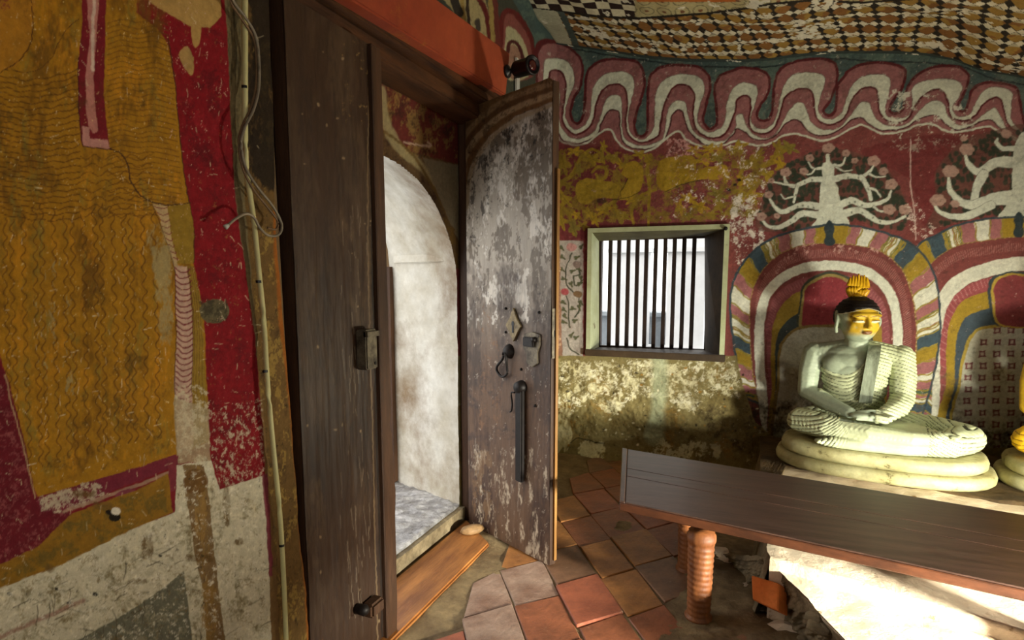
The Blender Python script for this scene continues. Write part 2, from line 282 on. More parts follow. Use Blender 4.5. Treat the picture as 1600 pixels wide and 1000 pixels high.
for x, y in [(370, 430), (400, 435), (340, 440), (300, 460), (430, 440), (330, 500), (380, 490), (300, 525), (630, 415), (660, 410), (700, 425), (640, 468), (700, 470), (760, 500), (420, 290), (380, 300), (620, 275), (680, 275), (330, 370), (735, 340), (800, 520)]:
    A.blob(1150 + x / 3.556, 200 + y / 3.556, 1.6, (96, 98, 84), 1.8, .8)
foliage([(1060, 560), (1110, 420), (1110, 240), (1250, 80), (1420, 20), (1700, 0), (1900, 400), (1700, 480), (1430, 480), (1250, 520)], 420, 3.556, 1150, 200, 6)
for p, a, b in [([(1560, 190), (1440, 192), (1350, 242), (1290, 200), (1268, 140)], 60, 16), ([(1375, 255), (1340, 320), (1322, 395)], 48, 40), ([(1560, 385), (1440, 392), (1330, 425), (1250, 412), (1190, 345), (1180, 280)], 72, 16),
                ([(1420, 425), (1300, 482), (1200, 490), (1130, 465), (1098, 418)], 44, 14), ([(1560, 110), (1480, 112), (1445, 80), (1450, 60)], 30, 14), ([(1640, 190), (1780, 200), (1850, 240), (1910, 200)], 60, 16), ([(1640, 390), (1780, 392), (1880, 425), (1980, 412)], 70, 16)]:
    br(p, a, b)
A.fill(c4((1470, 500), (1500, 440), (1535, 350), (1535, 250), (1550, 100), (1600, 20), (1650, 100), (1665, 350), (1740, 500)), (192, 194, 178), smooth=4)
for x, y, r in [(1280, 120, 48), (1190, 240, 50), (1120, 400, 50), (1215, 420, 30), (1500, 30, 34), (1260, 60, 24)]:
    for q in range(6): A.blob(1150 + (x + r * .5 * math.cos(q * 1.05)) / 3.556, 200 + (y + r * .34 * math.sin(q * 1.05)) / 3.556, r * .42 / 3.556, (158, 128, 116), r * .36 / 3.556, .9)
A.stroke(c4((968, 60), (968, 300), (990, 460), (1000, 620)), 1.6, (205, 180, 170), .8)
A.wear(c4((900, 420), (1010, 400), (1120, 560), (1060, 640), (960, 580)), (206, 190, 178), 0.42, 6, 31, 0.9)

# -- painted halo arches behind the statues
def samp(P, n):
    P = np.array(P); d = np.r_[0, np.cumsum(np.hypot(*np.diff(P, axis=0).T))]; t = np.linspace(0, d[-1], n)
    return np.c_[np.interp(t, d, P[:, 0]), np.interp(t, d, P[:, 1])]
def arch(O0, O1, segs, apex):
    P0 = samp(spline(O0, 8), 241); P1 = samp(spline(O1, 8), 241)
    A.fill(list(map(tuple, P0)), WHITE)
    tot = sum(s[1] for s in segs); acc = 0
    for col, wd in segs:
        i0 = int(round(acc / tot * 240)); acc += wd; i1 = int(round(acc / tot * 240))
        if i1 <= i0: continue
        mid = [((P0[i] + P1[i]) / 2) for i in (i0, i1)]
        A.fill(list(map(tuple, P0[i0:i1 + 1])) + list(map(tuple, P1[i0:i1 + 1][::-1])), col)
        wv = []
        for t in np.linspace(0, 1, 7):
            b = P0[i0] * (1 - t) + P1[i0] * t; tg = P0[min(i0 + 4, 240)] - P0[max(i0 - 4, 0)]; tg = tg / (np.hypot(*tg) + 1e-6)
            wv.append(tuple(b + tg * 2.2 * math.sin(t * 6.28)))
        A.stroke(wv, 2.2, (140, 124, 50), smooth=3)
        for j in range(i0 + 2, i1 - 1, 3):
            A.stroke([tuple(P0[j] * .92 + P1[j] * .08), tuple(P0[j] * .12 + P1[j] * .88)], 0.6, tuple(int(c * .66) for c in col), 0.4, smooth=0)
    A.stroke(list(map(tuple, P0)), 3.6, SLATE, smooth=0)
    A.stroke(list(map(tuple, P1)), 3.2, (128, 106, 56), smooth=0)
    for j in range(0, 240, 2): A.blob(P1[j][0], P1[j][1], 1.2, (190, 160, 110))
    A.fill(list(map(tuple, P1)), RED)
    for j in range(240): 
        n = P1[j] - P0[j]; n = n / (np.hypot(*n) + 1e-6)
        A.stroke([tuple(P1[j] + n * 9), tuple(P1[j] + n * 21)], 0.8, (176, 124, 118), 0.7, smooth=0)
    return P0, P1
YL, MV, WH, SL, GR = (148, 122, 40), (150, 96, 98), (204, 202, 186), (58, 74, 84), (70, 88, 66)
def stripes(): return [(YL, 3), (GR, 2.2), (WH, 3.5), (MV, 2.2), (WH, 3), (GR, 1.6)]
half = [(YL, 25), (MV, 19), (WH, 20), (MV, 21), (GR, 4), (WH, 6), (MV, 4), (WH, 6), (GR, 4), (YL, 4), (SL, 24), (YL, 26), (MV, 22), (WH, 26), (MV, 18), (GR, 4), (WH, 12), (MV, 6), (WH, 6), (SL, 20), (YL, 24), (MV, 20), (WH, 12), (MV, 16), (GR, 5), (MV, 8), (WH, 8), (SL, 14), (MV, 14), (YL, 16), (WH, 20)]
seq = half[::-1] + half
arch([(1440, 700), (1442, 600), (1440, 480), (1428, 420), (1434, 384), (1462, 368), (1494, 352), (1540, 342), (1600, 339), (1670, 346), (1730, 372), (1770, 430), (1790, 520), (1790, 640), (1780, 700)],
     [(1462, 700), (1462, 600), (1460, 520), (1450, 440), (1455, 412), (1492, 386), (1540, 376), (1600, 370), (1660, 378), (1710, 400), (1742, 450), (1760, 530), (1762, 640), (1755, 700)], seq[:], None)
A.stroke([(1466, 700), (1467, 600), (1468, 520), (1470, 480), (1490, 446), (1530, 425), (1592, 412), (1650, 420), (1705, 450), (1730, 520), (1735, 700)], 22, WH)
P = spline([(1470, 700), (1468, 600), (1470, 520), (1488, 466), (1525, 440), (1560, 432), (1600, 428), (1650, 436), (1700, 470), (1720, 540), (1722, 700)], 6)
A.fill(list(map(tuple, P)), (140, 70, 74))
for j in range(0, len(P), 1): A.stroke([tuple(P[j]), (P[j][0] + (1595 - P[j][0]) * .07, P[j][1] + (620 - P[j][1]) * .06 + 1)], 0.8, (190, 140, 134), 0.8, smooth=0)
A.fill([(1478, 700), (1477, 600), (1480, 520), (1495, 480), (1520, 462), (1560, 453), (1600, 450), (1650, 458), (1690, 490), (1705, 560), (1708, 700)], YL, smooth=6)
A.fill([(1490, 700), (1491, 600), (1493, 540), (1505, 500), (1530, 486), (1570, 478), (1620, 478), (1670, 500), (1690, 560), (1692, 700)], (60, 72, 82), smooth=6)
A.fill([(1496, 700), (1498, 590), (1506, 545), (1520, 518), (1545, 508), (1600, 507), (1650, 515), (1672, 560), (1680, 700)], (160, 138, 60), smooth=6)
A.fill([(1500, 700), (1502, 595), (1510, 550), (1523, 522), (1548, 512), (1600, 511), (1647, 519), (1668, 560), (1675, 700)], (178, 176, 160), smooth=6)
for r_ in range(11):
    for q_ in range(8):
        x = 1512 + q_ * 22.5 + (r_ % 2) * 1.5; y = 516 + r_ * 18.5
        if x < 1512 + max(0, (3 - r_)) * 12: continue
        A.fill([(x - 6, y - 5.5), (x, y - 4), (x + 6, y - 5.5), (x + 5, y), (x + 6, y + 5.5), (x, y + 4), (x - 6, y + 5.5), (x - 5, y)], (112, 62, 64)); A.fill([(x - 2.4, y - 2.2), (x + 2.4, y - 2.2), (x + 2.4, y + 2.2), (x - 2.4, y + 2.2)], (182, 168, 156))
A.fill([(1556, 508), (1545, 470), (1546, 440), (1562, 428), (1592, 424), (1630, 434), (1640, 470), (1630, 508)], (52, 62, 66), smooth=5)
A.fill([(1560, 508), (1550, 470), (1551, 443), (1564, 431), (1592, 427), (1628, 437), (1636, 470), (1626, 508)], (170, 144, 60), smooth=5)
A.fill([(1563, 506), (1554, 470), (1555, 446), (1567, 434), (1592, 430), (1624, 440), (1632, 470), (1622, 506)], (126, 58, 60), smooth=5)
P0, P1 = arch(c6((150, 760), (100, 640), (45, 600), (20, 470), (2, 330), (6, 240), (40, 160), (110, 90), (200, 50), (330, 25), (440, 30), (540, 55), (620, 90), (680, 160), (708, 260), (712, 400), (690, 540), (650, 680), (600, 760)),
              c6((170, 760), (120, 640), (85, 560), (72, 430), (70, 320), (82, 240), (120, 170), (190, 115), (290, 90), (400, 92), (500, 110), (560, 150), (600, 210), (625, 300), (632, 420), (620, 560), (600, 680), (570, 760)), seq, None)
A.stroke([(1200, 690), (1189, 600), (1186, 520), (1192, 474), (1205, 450), (1228, 430), (1262, 417), (1310, 415), (1350, 423), (1378, 442), (1396, 474), (1402, 530), (1398, 620), (1390, 690)], 15, (204, 204, 188), 1)
A.fill([(1215, 700), (1202, 600), (1197, 520), (1203, 478), (1216, 456), (1240, 440), (1270, 432), (1310, 430), (1345, 438), (1368, 456), (1384, 482), (1390, 530), (1388, 620), (1380, 700)], (132, 72, 76), smooth=6)
P = spline([(1210, 690), (1200, 600), (1198, 520), (1204, 480), (1218, 458), (1242, 442), (1280, 434), (1330, 436), (1362, 452), (1382, 482), (1388, 540), (1384, 690)], 7)
for p in P: A.stroke([tuple(p), (p[0] + (1295 - p[0]) * .08, p[1] + (600 - p[1]) * .05)], 0.7, (176, 124, 118), .7, smooth=0)
A.fill([(1214, 700), (1206, 600), (1205, 530), (1214, 490), (1230, 468), (1255, 455), (1300, 470), (1360, 480), (1378, 530), (1372, 700)], (140, 116, 44), smooth=6)
A.fill([(1222, 700), (1212, 600), (1212, 540), (1222, 510), (1240, 494), (1262, 486), (1330, 490), (1362, 520), (1364, 700)], (54, 62, 62), smooth=6)
A.fill([(1252, 520), (1250, 470), (1254, 446), (1270, 432), (1295, 424), (1320, 430), (1340, 445), (1344, 480), (1340, 520)], (60, 62, 50), smooth=6)
A.fill([(1255, 520), (1253, 470), (1257, 449), (1272, 436), (1295, 428), (1318, 433), (1336, 448), (1340, 480), (1337, 520)], (140, 122, 70), smooth=6)
A.fill([(1259, 520), (1256, 470), (1260, 451), (1274, 440), (1296, 432), (1316, 437), (1332, 450), (1336, 480), (1333, 520)], (126, 48, 54), smooth=6)
A.fill([(1214, 720), (1214, 600), (1216, 548), (1228, 524), (1252, 510), (1300, 507), (1350, 512), (1362, 560), (1362, 720)], (118, 98, 54), smooth=6)
A.fill([(1218, 720), (1218, 600), (1220, 550), (1231, 527), (1254, 514), (1300, 511), (1348, 516), (1358, 560), (1358, 720)], (156, 152, 138), smooth=6)
for (x, y) in ((1296, 366), (1592, 352)):
    A.fill([(x - 3, y - 20), (x - 8, y - 8), (x - 6, y + 2), (x - 9, y + 12), (x - 4, y + 18), (x + 4, y + 18), (x + 9, y + 12), (x + 6, y + 2), (x + 8, y - 8), (x + 3, y - 20)], (44, 54, 58), smooth=4)
A.wear([(1140, 352), (1600, 340), (1860, 340), (1860, 680), (1140, 680)], (206, 178, 166), 0.26, 5, 41, 0.8)
A.wear([(1230, 380), (1290, 375), (1250, 410), (1200, 440)], (196, 150, 142), 0.42, 6, 42, 0.7)
A.wear([(1300, 380), (1380, 385), (1370, 400), (1300, 398)], (200, 160, 150), 0.45, 5, 43, 0.7)
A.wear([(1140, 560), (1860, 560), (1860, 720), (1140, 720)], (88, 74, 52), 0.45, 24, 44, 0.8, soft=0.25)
A.wear([(1150, 640), (1240, 600), (1420, 640), (1600, 668), (1860, 670), (1860, 760), (1130, 760)], (40, 32, 20), 0.66, 26, 47, 0.9, soft=0.25)  # shade round the statue's base painted dark on the lower wall

A.wear([(862, 60), (1860, 60), (1860, 560), (862, 560)], (60, 48, 36), 0.42, 30, 45, 0.45, soft=0.3)
A.wear([(862, 60), (1860, 60), (1860, 560), (862, 560)], (48, 38, 32), 0.36, 7, 46, 0.5, soft=0.15)
# -- flower panel left of the window
A.fill([(874, 376), (911, 376), (911, 556), (878, 556)], (158, 150, 140))
A.wear([(874, 376), (911, 376), (911, 556), (878, 556)], (190, 182, 168), 0.4, 7, 51, 0.6)
def q5(*p): return T(p, 5.263, 860, 370)
for v in (q5((175, 130), (130, 250), (130, 390), (190, 450), (200, 480)), q5((120, 470), (150, 560), (150, 700), (160, 740)), q5((230, 480), (240, 600), (200, 660)), q5((130, 830), (160, 920), (230, 965)), q5((270, 350), (200, 400), (190, 320)), q5((190, 320), (240, 310), (220, 250))):
    A.stroke(v, [1.6, 2.6], (58, 60, 44))
for x, y, a in [(90, 90, .9), (250, 80, -.9), (95, 165, .6), (210, 170, -.3), (95, 270, .6), (180, 280, -.4), (110, 345, .3), (240, 385, -.4), (170, 390, 1.2), (105, 540, .6), (185, 590, .3), (110, 600, .6), (120, 650, .8), (240, 580, 1.3), (250, 540, 1), (200, 690, -.5), (110, 700, .3), (170, 810, -.9), (210, 830, -.6), (230, 260, .8), (250, 340, 1.4)]:
    leaf(860 + x / 5.263, 370 + y / 5.263, 5.0, a, (72, 78, 54), 3)
for x, y, r, c in [(170, 85, 8, (176, 130, 124)), (118, 450, 6.5, (150, 72, 74)), (215, 225, 7, (120, 104, 96)), (225, 470, 7, (110, 86, 60))]:
    A.blob(860 + x / 5.263, 370 + y / 5.263, r, c, r * .8)
A.fill([(862, 350), (874, 352), (878, 556), (862, 560)], (140, 104, 84)); A.wear([(862, 350), (876, 352), (878, 560), (862, 560)], (190, 160, 130), .45, 5, 52)

# -- bare plaster under the window
PL = [(860, 556), (1150, 556), (1160, 600), (1180, 660), (1230, 700), (1860, 700), (1860, 900), (690, 900), (690, 556)]
A.fill(PL, (120, 108, 68), smooth=0)
A.wear(PL, (96, 82, 44), 0.52, 40, 61, 0.85, soft=0.2); A.wear(PL, (140, 104, 40), 0.42, 34, 62, 0.65, soft=0.2)
UP_ = [(870, 560), (1150, 560), (1165, 632), (1120, 618), (1080, 650), (1040, 628), (1000, 622), (960, 655), (920, 630), (870, 668)]
A.wear(UP_, (196, 188, 150), 0.52, 13, 63, 0.9, soft=0.12); A.wear(UP_, (214, 208, 178), 0.42, 6, 64, 0.9)
A.wear([(862, 560), (905, 560), (900, 700), (862, 720)], (196, 186, 142), 0.5, 14, 65, 0.8, stretch=2.5)
A.wear([(1030, 680), (1130, 690), (1130, 720), (1000, 720)], (190, 186, 150), 0.52, 12, 66, 0.8)
A.wear([(1080, 620), (1200, 640), (1220, 720), (1120, 700), (1090, 670)], (52, 38, 20), 0.55, 22, 67, 0.8, soft=0.2)
A.wear(PL, (44, 36, 18), 0.30, 5, 68, 0.8); A.wear(PL, (220, 212, 176), 0.27, 4, 69, 0.8)
A.stroke([(1030, 560), (1031, 600), (1028, 640), (1022, 680)], [22, 24, 20, 30], (150, 156, 124), 0.75, soft=9)
A.wear([(893, 690), (945, 688), (950, 716), (915, 712)], (196, 190, 152), 0.62, 7, 70, 0.9)
A.stroke([(893, 690), (905, 684), (945, 692)], 1.6, (34, 30, 18), .8)
A.fill([(862, 560), (874, 560), (870, 720), (862, 720)], (160, 150, 96), .5)

# -- meander where it wraps on to the door wall, above the orange beam
LW = [(600, -120), (800, -120), (852, 70), (862, 160), (600, 160)]
A.fill([(600, -120), (780, -120), (800, 0), (836, 60), (837, 76), (836, 300), (600, 300)], (58, 60, 50))
def q3(*p): return T(p, 6.665, 680, 0)
def swirl(outer, cols, wid):
    for c_, w_ in zip(cols, wid): A.stroke(outer, w_, c_)
A.stroke(q3((700, 700), (690, 400), (690, 180), (760, 110), (870, 190), (960, 320), (1010, 470), (1030, 680)), 8, (92, 28, 26))
A.fill(q3((700, 800), (705, 400), (710, 200), (770, 140), (860, 220), (940, 340), (990, 480), (1010, 800)), (120, 66, 60), smooth=4)
A.fill(q3((715, 800), (725, 400), (740, 290), (790, 280), (860, 340), (920, 430), (960, 560), (970, 800)), (160, 154, 120), smooth=4)
A.stroke(q3((755, 640), (750, 500), (790, 430), (860, 470), (900, 560), (935, 700)), 6, (70, 24, 24))
A.fill(q3((765, 800), (770, 520), (800, 470), (850, 500), (890, 580), (910, 800)), (138, 104, 86), smooth=4)
A.fill(q3((-300, -300), (340, -300), (520, 0), (570, 300), (560, 500), (300, 300), (100, 0)), (150, 136, 96), smooth=3)
for v, c_, w_ in [(q3((330, -60), (345, 150), (365, 320)), (50, 36, 26), 5), (q3((430, -60), (500, 60), (540, 200), (565, 420)), (84, 26, 24), 7), (q3((600, -80), (620, 100), (640, 400), (650, 520)), (90, 40, 34), 9),
                  (q3((560, -80), (575, 100), (600, 420)), (138, 118, 66), 7), (q3((280, -60), (290, 100), (300, 200)), (150, 126, 70), 5), (q3((200, -40), (220, 60), (250, 130)), (44, 40, 34), 14), (q3((440, 220), (450, 300)), (60, 52, 44), 8),
                  (q3((1060, 700), (1050, 560), (1080, 460), (1140, 420), (1300, 440)), (84, 24, 26), 6)]:
    A.stroke(v, w_, c_)
A.wear(LW, (60, 48, 34), 0.42, 9, 71, 0.5, soft=0.2)

# -- painted plaster between arch and lintel, plaster of the jamb
TY = [(560, 40), (735, 150), (735, 420), (560, 420)]
A.fill(TY, (84, 62, 36))
A.fill([(560, 40), (735, 150), (735, 262), (640, 236), (590, 200), (560, 180)], (92, 34, 28))
A.wear([(560, 40), (735, 150), (735, 262), (640, 250), (590, 250), (560, 180)], (124, 96, 50), 0.46, 9, 72, 0.85, stretch=2)
A.wear(TY, (52, 28, 18), 0.45, 12, 73, 0.8, soft=0.15); A.wear([(590, 60), (660, 120), (640, 190), (590, 160)], (150, 110, 56), 0.4, 5, 74, 0.7, stretch=2)
A.stroke([(595, 140), (602, 190), (625, 232), (660, 262), (690, 300), (706, 345)], [14, 16, 12, 9], (150, 136, 98), 0.75, soft=3)
A.stroke([(600, 205), (640, 236), (675, 290), (705, 350)], 4, (96, 72, 30), .9); A.stroke([(632, 222), (652, 226), (672, 228), (668, 222)], 3, (176, 150, 130), .8)
A.fill([(660, 246), (735, 262), (735, 420), (700, 340)], (112, 100, 78)); A.wear([(690, 330), (716, 360), (716, 470), (700, 470)], (96, 70, 28), .55, 8, 75, .9)
# -- brown plaster and driftwood-grey post beside the pipe (left)
A.fill([(330, -120), (352, 100), (380, 400), (408, 620), (430, 1120), (520, 1120), (470, 600), (445, 300), (440, -120)], (104, 78, 40))
JB = [(370, 60), (440, 60), (445, 300), (470, 600), (500, 1120), (430, 1120), (400, 600)]
A.wear(JB, (64, 46, 26), 0.46, 16, 81, 0.9, stretch=2.5, soft=0.2); A.wear(JB, (148, 120, 60), 0.42, 10, 82, 0.8, stretch=2)
A.wear(JB, (26, 20, 12), 0.31, 4, 83, 0.9); A.wear([(380, -120), (445, -120), (447, 300), (392, 280)], (24, 16, 10), .85, 20, 86, .92, stretch=3, soft=.2)  # near-black top of the jamb is painted shade
A.stroke([(432, 330), (438, 480), (452, 600), (468, 780), (484, 1000), (490, 1120)], 9, (150, 84, 24), 0.85, soft=3)  # orange-brown door frame edge with the light leak painted in
A.fill([(335, -120), (376, -120), (378, 100), (382, 300), (396, 470), (402, 560), (394, 560), (380, 400), (364, 260), (356, 160), (347, 40)], (112, 98, 68), smooth=0)
A.wear([(335, -120), (376, -120), (382, 300), (402, 560), (394, 560), (364, 260), (347, 40)], (64, 54, 34), .5, 5, 84, .85, stretch=8, soft=.2)
A.fill([(400, 560), (412, 640), (424, 800), (432, 900), (438, 1120), (420, 1120), (414, 800), (404, 640)], (120, 90, 52))

# -- left mural: robe of a standing figure, red ground
OCM = (156, 110, 20)
A.fill([(-120, -120), (335, -120), (347, 40), (356, 160), (368, 300), (380, 400), (394, 500), (403, 570), (410, 660), (415, 760), (420, 900), (424, 1120), (-120, 1120)], (118, 24, 31))
MR = [(215, -120), (345, -120), (366, 290), (394, 500), (414, 745), (310, 760)]
A.fill(MR, (122, 14, 24))
A.wear(MR, (84, 12, 20), 0.5, 22, 91, 0.8, soft=0.25); A.wear(MR, (150, 30, 40), 0.40, 16, 92, 0.6, soft=0.2)
A.fill([(-120, -120), (215, -120), (212, 20), (245, 45), (262, 70), (275, 150), (285, 250), (297, 318), (303, 350), (303, 410), (308, 440), (312, 470), (320, 520), (325, 600), (328, 690), (275, 715), (60, 776), (55, 765), (40, 700), (15, 600), (2, 560), (-30, 420), (-120, 300)], OCM)
LB = [(-120, -120), (260, -120), (285, 250), (303, 400), (275, 712), (60, 776), (0, 560), (-120, 300)]
A.wear(LB, (104, 70, 16), 0.52, 44, 93, 0.85, stretch=2.5, soft=0.2); A.wear(LB, (190, 128, 22), 0.44, 26, 94, 0.75, stretch=3, soft=0.2)
A.wear(LB, (118, 108, 46), 0.43, 18, 95, 0.7, stretch=3, soft=0.2)
A.fill([(-60, -60), (46, -40), (52, 30), (36, 90), (8, 108), (-60, 110)], (166, 112, 30), .7, smooth=4); A.wear([(-60, -60), (22, -40), (20, 20), (-60, 40)], (120, 40, 46), .5, 12, 96, .7)
DK = (84, 48, 14)
A.stroke([(36, -60), (50, 20), (48, 62), (32, 92), (8, 108), (-30, 130)], 1.5, (70, 34, 12)); A.stroke([(10, 108), (50, 112), (80, 90), (100, 50), (122, 30)], 1.1, (80, 44, 14))
for i in range(34):       # sleeve folds sweeping down then up
    y = 112 + i * 9.0; pts = []
    for k in range(15):
        x = -30 + k * 11; yy = y + 16 * math.sin((x + 20) / 62) - 0.20 * max(0, x - 40) * max(0, 1 - i / 16) + 1.6 * math.sin(x / 5.2 + i)
        pts.append((x, yy))
    if y > 330: break
    A.stroke(pts, 1.8, DK, 0.8, smooth=3)
for i in range(38):
    y = 30 + i * 8.2
    A.stroke([(168, y + 6), (190, y), (215, y + 5 + 2 * math.sin(i)), (240, y + 2), (262 + i * .7, y + 10)], 1.5, (96, 60, 18), 0.7, smooth=4)
for i in range(17):       # long wavy vertical folds
    x = -12 + i * 15.5 + 3 * math.sin(i * 2.1); pts = []
    y0 = 330 + 12 * math.sin(i); y1 = 740 - max(0, i - 3) * 4
    for k in range(int((y1 - y0) / 4.2)):
        y = y0 + k * 4.2; pts.append((x + 3.6 * math.sin(y / 3.9 + i * .7) + 0.03 * (y - 330), y))
    A.stroke(pts, 1.7, DK, 0.8, smooth=2)
for i in range(8):
    y = 245 + i * 13; A.stroke([(125 + k * 8, y + 4 * math.sin(k * 1.7 + i)) for k in range(15)], 1.6, DK, 0.7, smooth=3)
A.stroke([(172, 232), (190, 240), (200, 260), (205, 285), (225, 310), (262, 320), (298, 317)], 2.0, (60, 34, 24))
A.stroke([(262, 60), (275, 150), (285, 250), (297, 318), (303, 360), (303, 410)], 1.5, (60, 34, 16))
A.fill([(129, -120), (127, 40), (122, 90), (122, 130), (124, 180), (128, 228), (172, 232), (168, 210), (163, 150), (164, 60), (168, -120)], (112, 22, 32))
A.fill([(134, -120), (137, 30), (140, 60), (134, 120), (139, 200), (153, 206), (152, 190), (147, 120), (150, 60), (158, -120)], (176, 116, 106), smooth=2)
A.fill([(129, 197), (139, 199), (141, 216), (168, 219), (172, 232), (130, 228)], (178, 126, 118)); A.stroke([(122, 90), (124, 180), (129, 229), (173, 233)], 1.6, (70, 16, 26), smooth=0)
A.stroke([(146, 0), (144, 60), (145, 110)], 5, (206, 186, 170), .8)
A.fill([(226, -120), (346, -120), (345, 26), (326, 45), (314, 42), (311, 70), (305, 76), (300, 66), (298, 42), (262, 22), (232, 4)], (168, 134, 76), smooth=0); A.fill([(278, 86), (292, 72), (302, 92), (300, 118), (290, 108)], (160, 128, 76), smooth=3)
A.fill([(238, 318), (262, 322), (268, 360), (274, 400), (278, 420), (272, 420), (262, 385), (250, 340)], (176, 150, 110), smooth=0)
A.fill([(262, 322), (297, 318), (303, 350), (303, 412), (276, 412), (270, 380)], (140, 110, 34), 1)
A.fill([(272, 416), (292, 416), (300, 500), (303, 600), (304, 700), (277, 716), (274, 600), (276, 500)], (184, 152, 134))
A.fill([(292, 416), (303, 416), (312, 470), (324, 600), (328, 690), (304, 696), (302, 560), (298, 480)], (142, 112, 38))
for i in range(4): A.stroke([(294 + i * 3, 416), (303 + i * 3.6, 520), (306 + i * 6, 690)], 0.9, (90, 58, 20), .8, smooth=3)
for i in range(29):
    y = 420 + i * 9; x = 272 + min(4, i * .3)
    A.stroke([(x, y - 2), (x + 8, y + 5), (x + 18, y + 5), (x + 25, y)], 2.0, (116, 36, 44), max(.25, 1 - max(0, i - 18) * .08), smooth=3)
for i in range(9): A.stroke([(242 + i * 3.4, 322 + i * 10), (252 + i * 3, 326 + i * 10), (262 + i * 1.6, 323 + i * 10)], 1.6, (116, 40, 44), .9, smooth=3)
A.stroke([(238, 320), (254, 360), (266, 400), (273, 440), (274, 560), (276, 690)], 1.5, (70, 36, 24), .85); A.stroke([(293, 418), (300, 500), (302, 620)], 1.3, (80, 36, 34), .8)
A.wear([(228, 340), (262, 350), (272, 430), (272, 560), (240, 520)], (158, 142, 98), 0.62, 16, 97, 0.8, stretch=2, soft=0.15)
A.wear([(40, 400), (110, 400), (130, 620), (60, 620)], (150, 136, 92), 0.40, 16, 98, 0.75, stretch=3)
A.fill([(273, 620), (328, 640), (330, 720), (276, 724)], (168, 152, 120), .7); A.wear([(273, 600), (330, 600), (330, 730), (276, 724)], (196, 184, 156), .5, 7, 99, .8)
A.wear(LB, (72, 50, 18), .40, 26, 120, .6, stretch=1.6, soft=.2)
A.wear(LB, (214, 190, 130), 0.285, 3.5, 100, 0.85)
A.wear([(60, 640), (270, 560), (275, 700), (60, 770)], (90, 66, 24), .42, 16, 101, .7, soft=.15)
A.fill([(-120, 420), (8, 580), (16, 610), (40, 700), (56, 776), (110, 800), (112, 812), (70, 850), (-120, 960)], (100, 20, 32))
A.wear([(-120, 560), (16, 600), (56, 776), (112, 806), (60, 860), (-120, 940)], (150, 84, 84), .42, 5, 102, .6)
A.stroke([(8, 585), (20, 640), (42, 720), (56, 778)], 2, (190, 160, 120), .7)
A.fill([(60, 778), (275, 710), (277, 726), (180, 765), (100, 800), (66, 800)], (112, 34, 50)); A.wear([(60, 778), (150, 748), (170, 775), (100, 805), (66, 800)], (184, 168, 144), .56, 6, 103, .9)
A.stroke([(100, 800), (180, 770), (262, 738)], 5, (160, 130, 108), .8); A.fill([(262, 716), (278, 712), (277, 766), (264, 768)], (118, 44, 54)); A.fill([(180, 772), (208, 764), (210, 784), (190, 795)], (122, 52, 66), smooth=3)
A.fill([(112, 804), (210, 766), (262, 740), (268, 800), (200, 830), (100, 885), (-120, 970), (-120, 940), (60, 855)], (136, 98, 26)); A.wear([(112, 804), (262, 740), (268, 800), (100, 885), (-60, 940), (60, 855)], (104, 84, 32), .5, 14, 104, .85, soft=.1)
WP = [(-120, 965), (100, 882), (200, 830), (272, 800), (276, 726), (330, 720), (345, 765), (413, 742), (420, 900), (426, 1120), (-120, 1120)]
A.fill(WP, (196, 188, 164)); A.wear(WP, (116, 102, 66), 0.5, 26, 105, 0.85, soft=0.2); A.wear(WP, (206, 198, 174), 0.45, 13, 106, 0.8, soft=0.1)
A.fill([(80, 1020), (180, 968), (240, 930), (288, 892), (300, 1000), (310, 1120), (-120, 1120)], (104, 102, 86)); A.wear([(80, 1020), (180, 968), (290, 890), (300, 1120), (0, 1120)], (140, 134, 112), .46, 10, 107, .8)
A.stroke([(-20, 1005), (60, 968), (130, 938)], 7, (140, 88, 76), .7, soft=3)
A.fill([(285, 726), (318, 726), (330, 800), (336, 880), (352, 1010), (356, 1120), (326, 1120), (318, 930), (302, 850), (292, 790)], (112, 80, 34), .9, smooth=0)
A.wear([(285, 726), (318, 726), (336, 880), (356, 1120), (322, 1120), (302, 850)], (150, 116, 60), .48, 9, 108, .7, stretch=4); A.blob(305, 752, 20, (104, 70, 28), 20, .85)
for x, y, rx, ry, a in [(230, 855, 12, 24, .9), (215, 908, 18, 7, .8), (372, 846, 9, 8, .8), (130, 772, 22, 8, .8), (160, 790, 20, 9, .9), (80, 888, 9, 8, .8), (355, 790, 7, 40, .7), (312, 872, 28, 7, .6)]:
    A.blob(x, y, rx * .8, (104, 78, 36), ry * .8, a * .6); A.wear([(x - rx, y - ry), (x + rx, y - ry), (x + rx, y + ry), (x - rx, y + ry)], (96, 70, 30), .55, 6, int(x), .8, soft=.15)
for x, y, r in [(178, 808, 9), (170, 800, 6), (148, 928, 4), (108, 942, 4), (15, 928, 4), (88, 920, 3), (250, 868, 3), (217, 928, 2)]: A.blob(x, y, r, (26, 18, 10), r * .7)
A.blob(180, 798, 7, (216, 206, 190), 6)
A.blob(333, 486, 23, (92, 84, 60), 19); A.wear([(308, 466), (358, 466), (358, 506), (308, 506)], (60, 52, 36), .5, 6, 109, .8)
A.wear([(320, 640), (412, 620), (415, 745), (345, 765), (330, 720)], (186, 170, 146), .42, 3.6, 110, .85, stretch=1.5); A.wear(WP, (52, 44, 26), .31, 5, 111, .85); A.wear(WP, (222, 216, 198), .40, 5, 121, .8, soft=.08); A.wear(WP, (120, 98, 58), .38, 9, 122, .7, soft=.1)
A.wear(MR, (206, 172, 150), 0.285, 3.5, 112, 0.95, stretch=2.2); A.wear(MR, (150, 110, 60), 0.29, 9, 113, 0.6)
A.fill([(410, 740), (418, 740), (426, 900), (420, 900)], (120, 44, 60), .9)

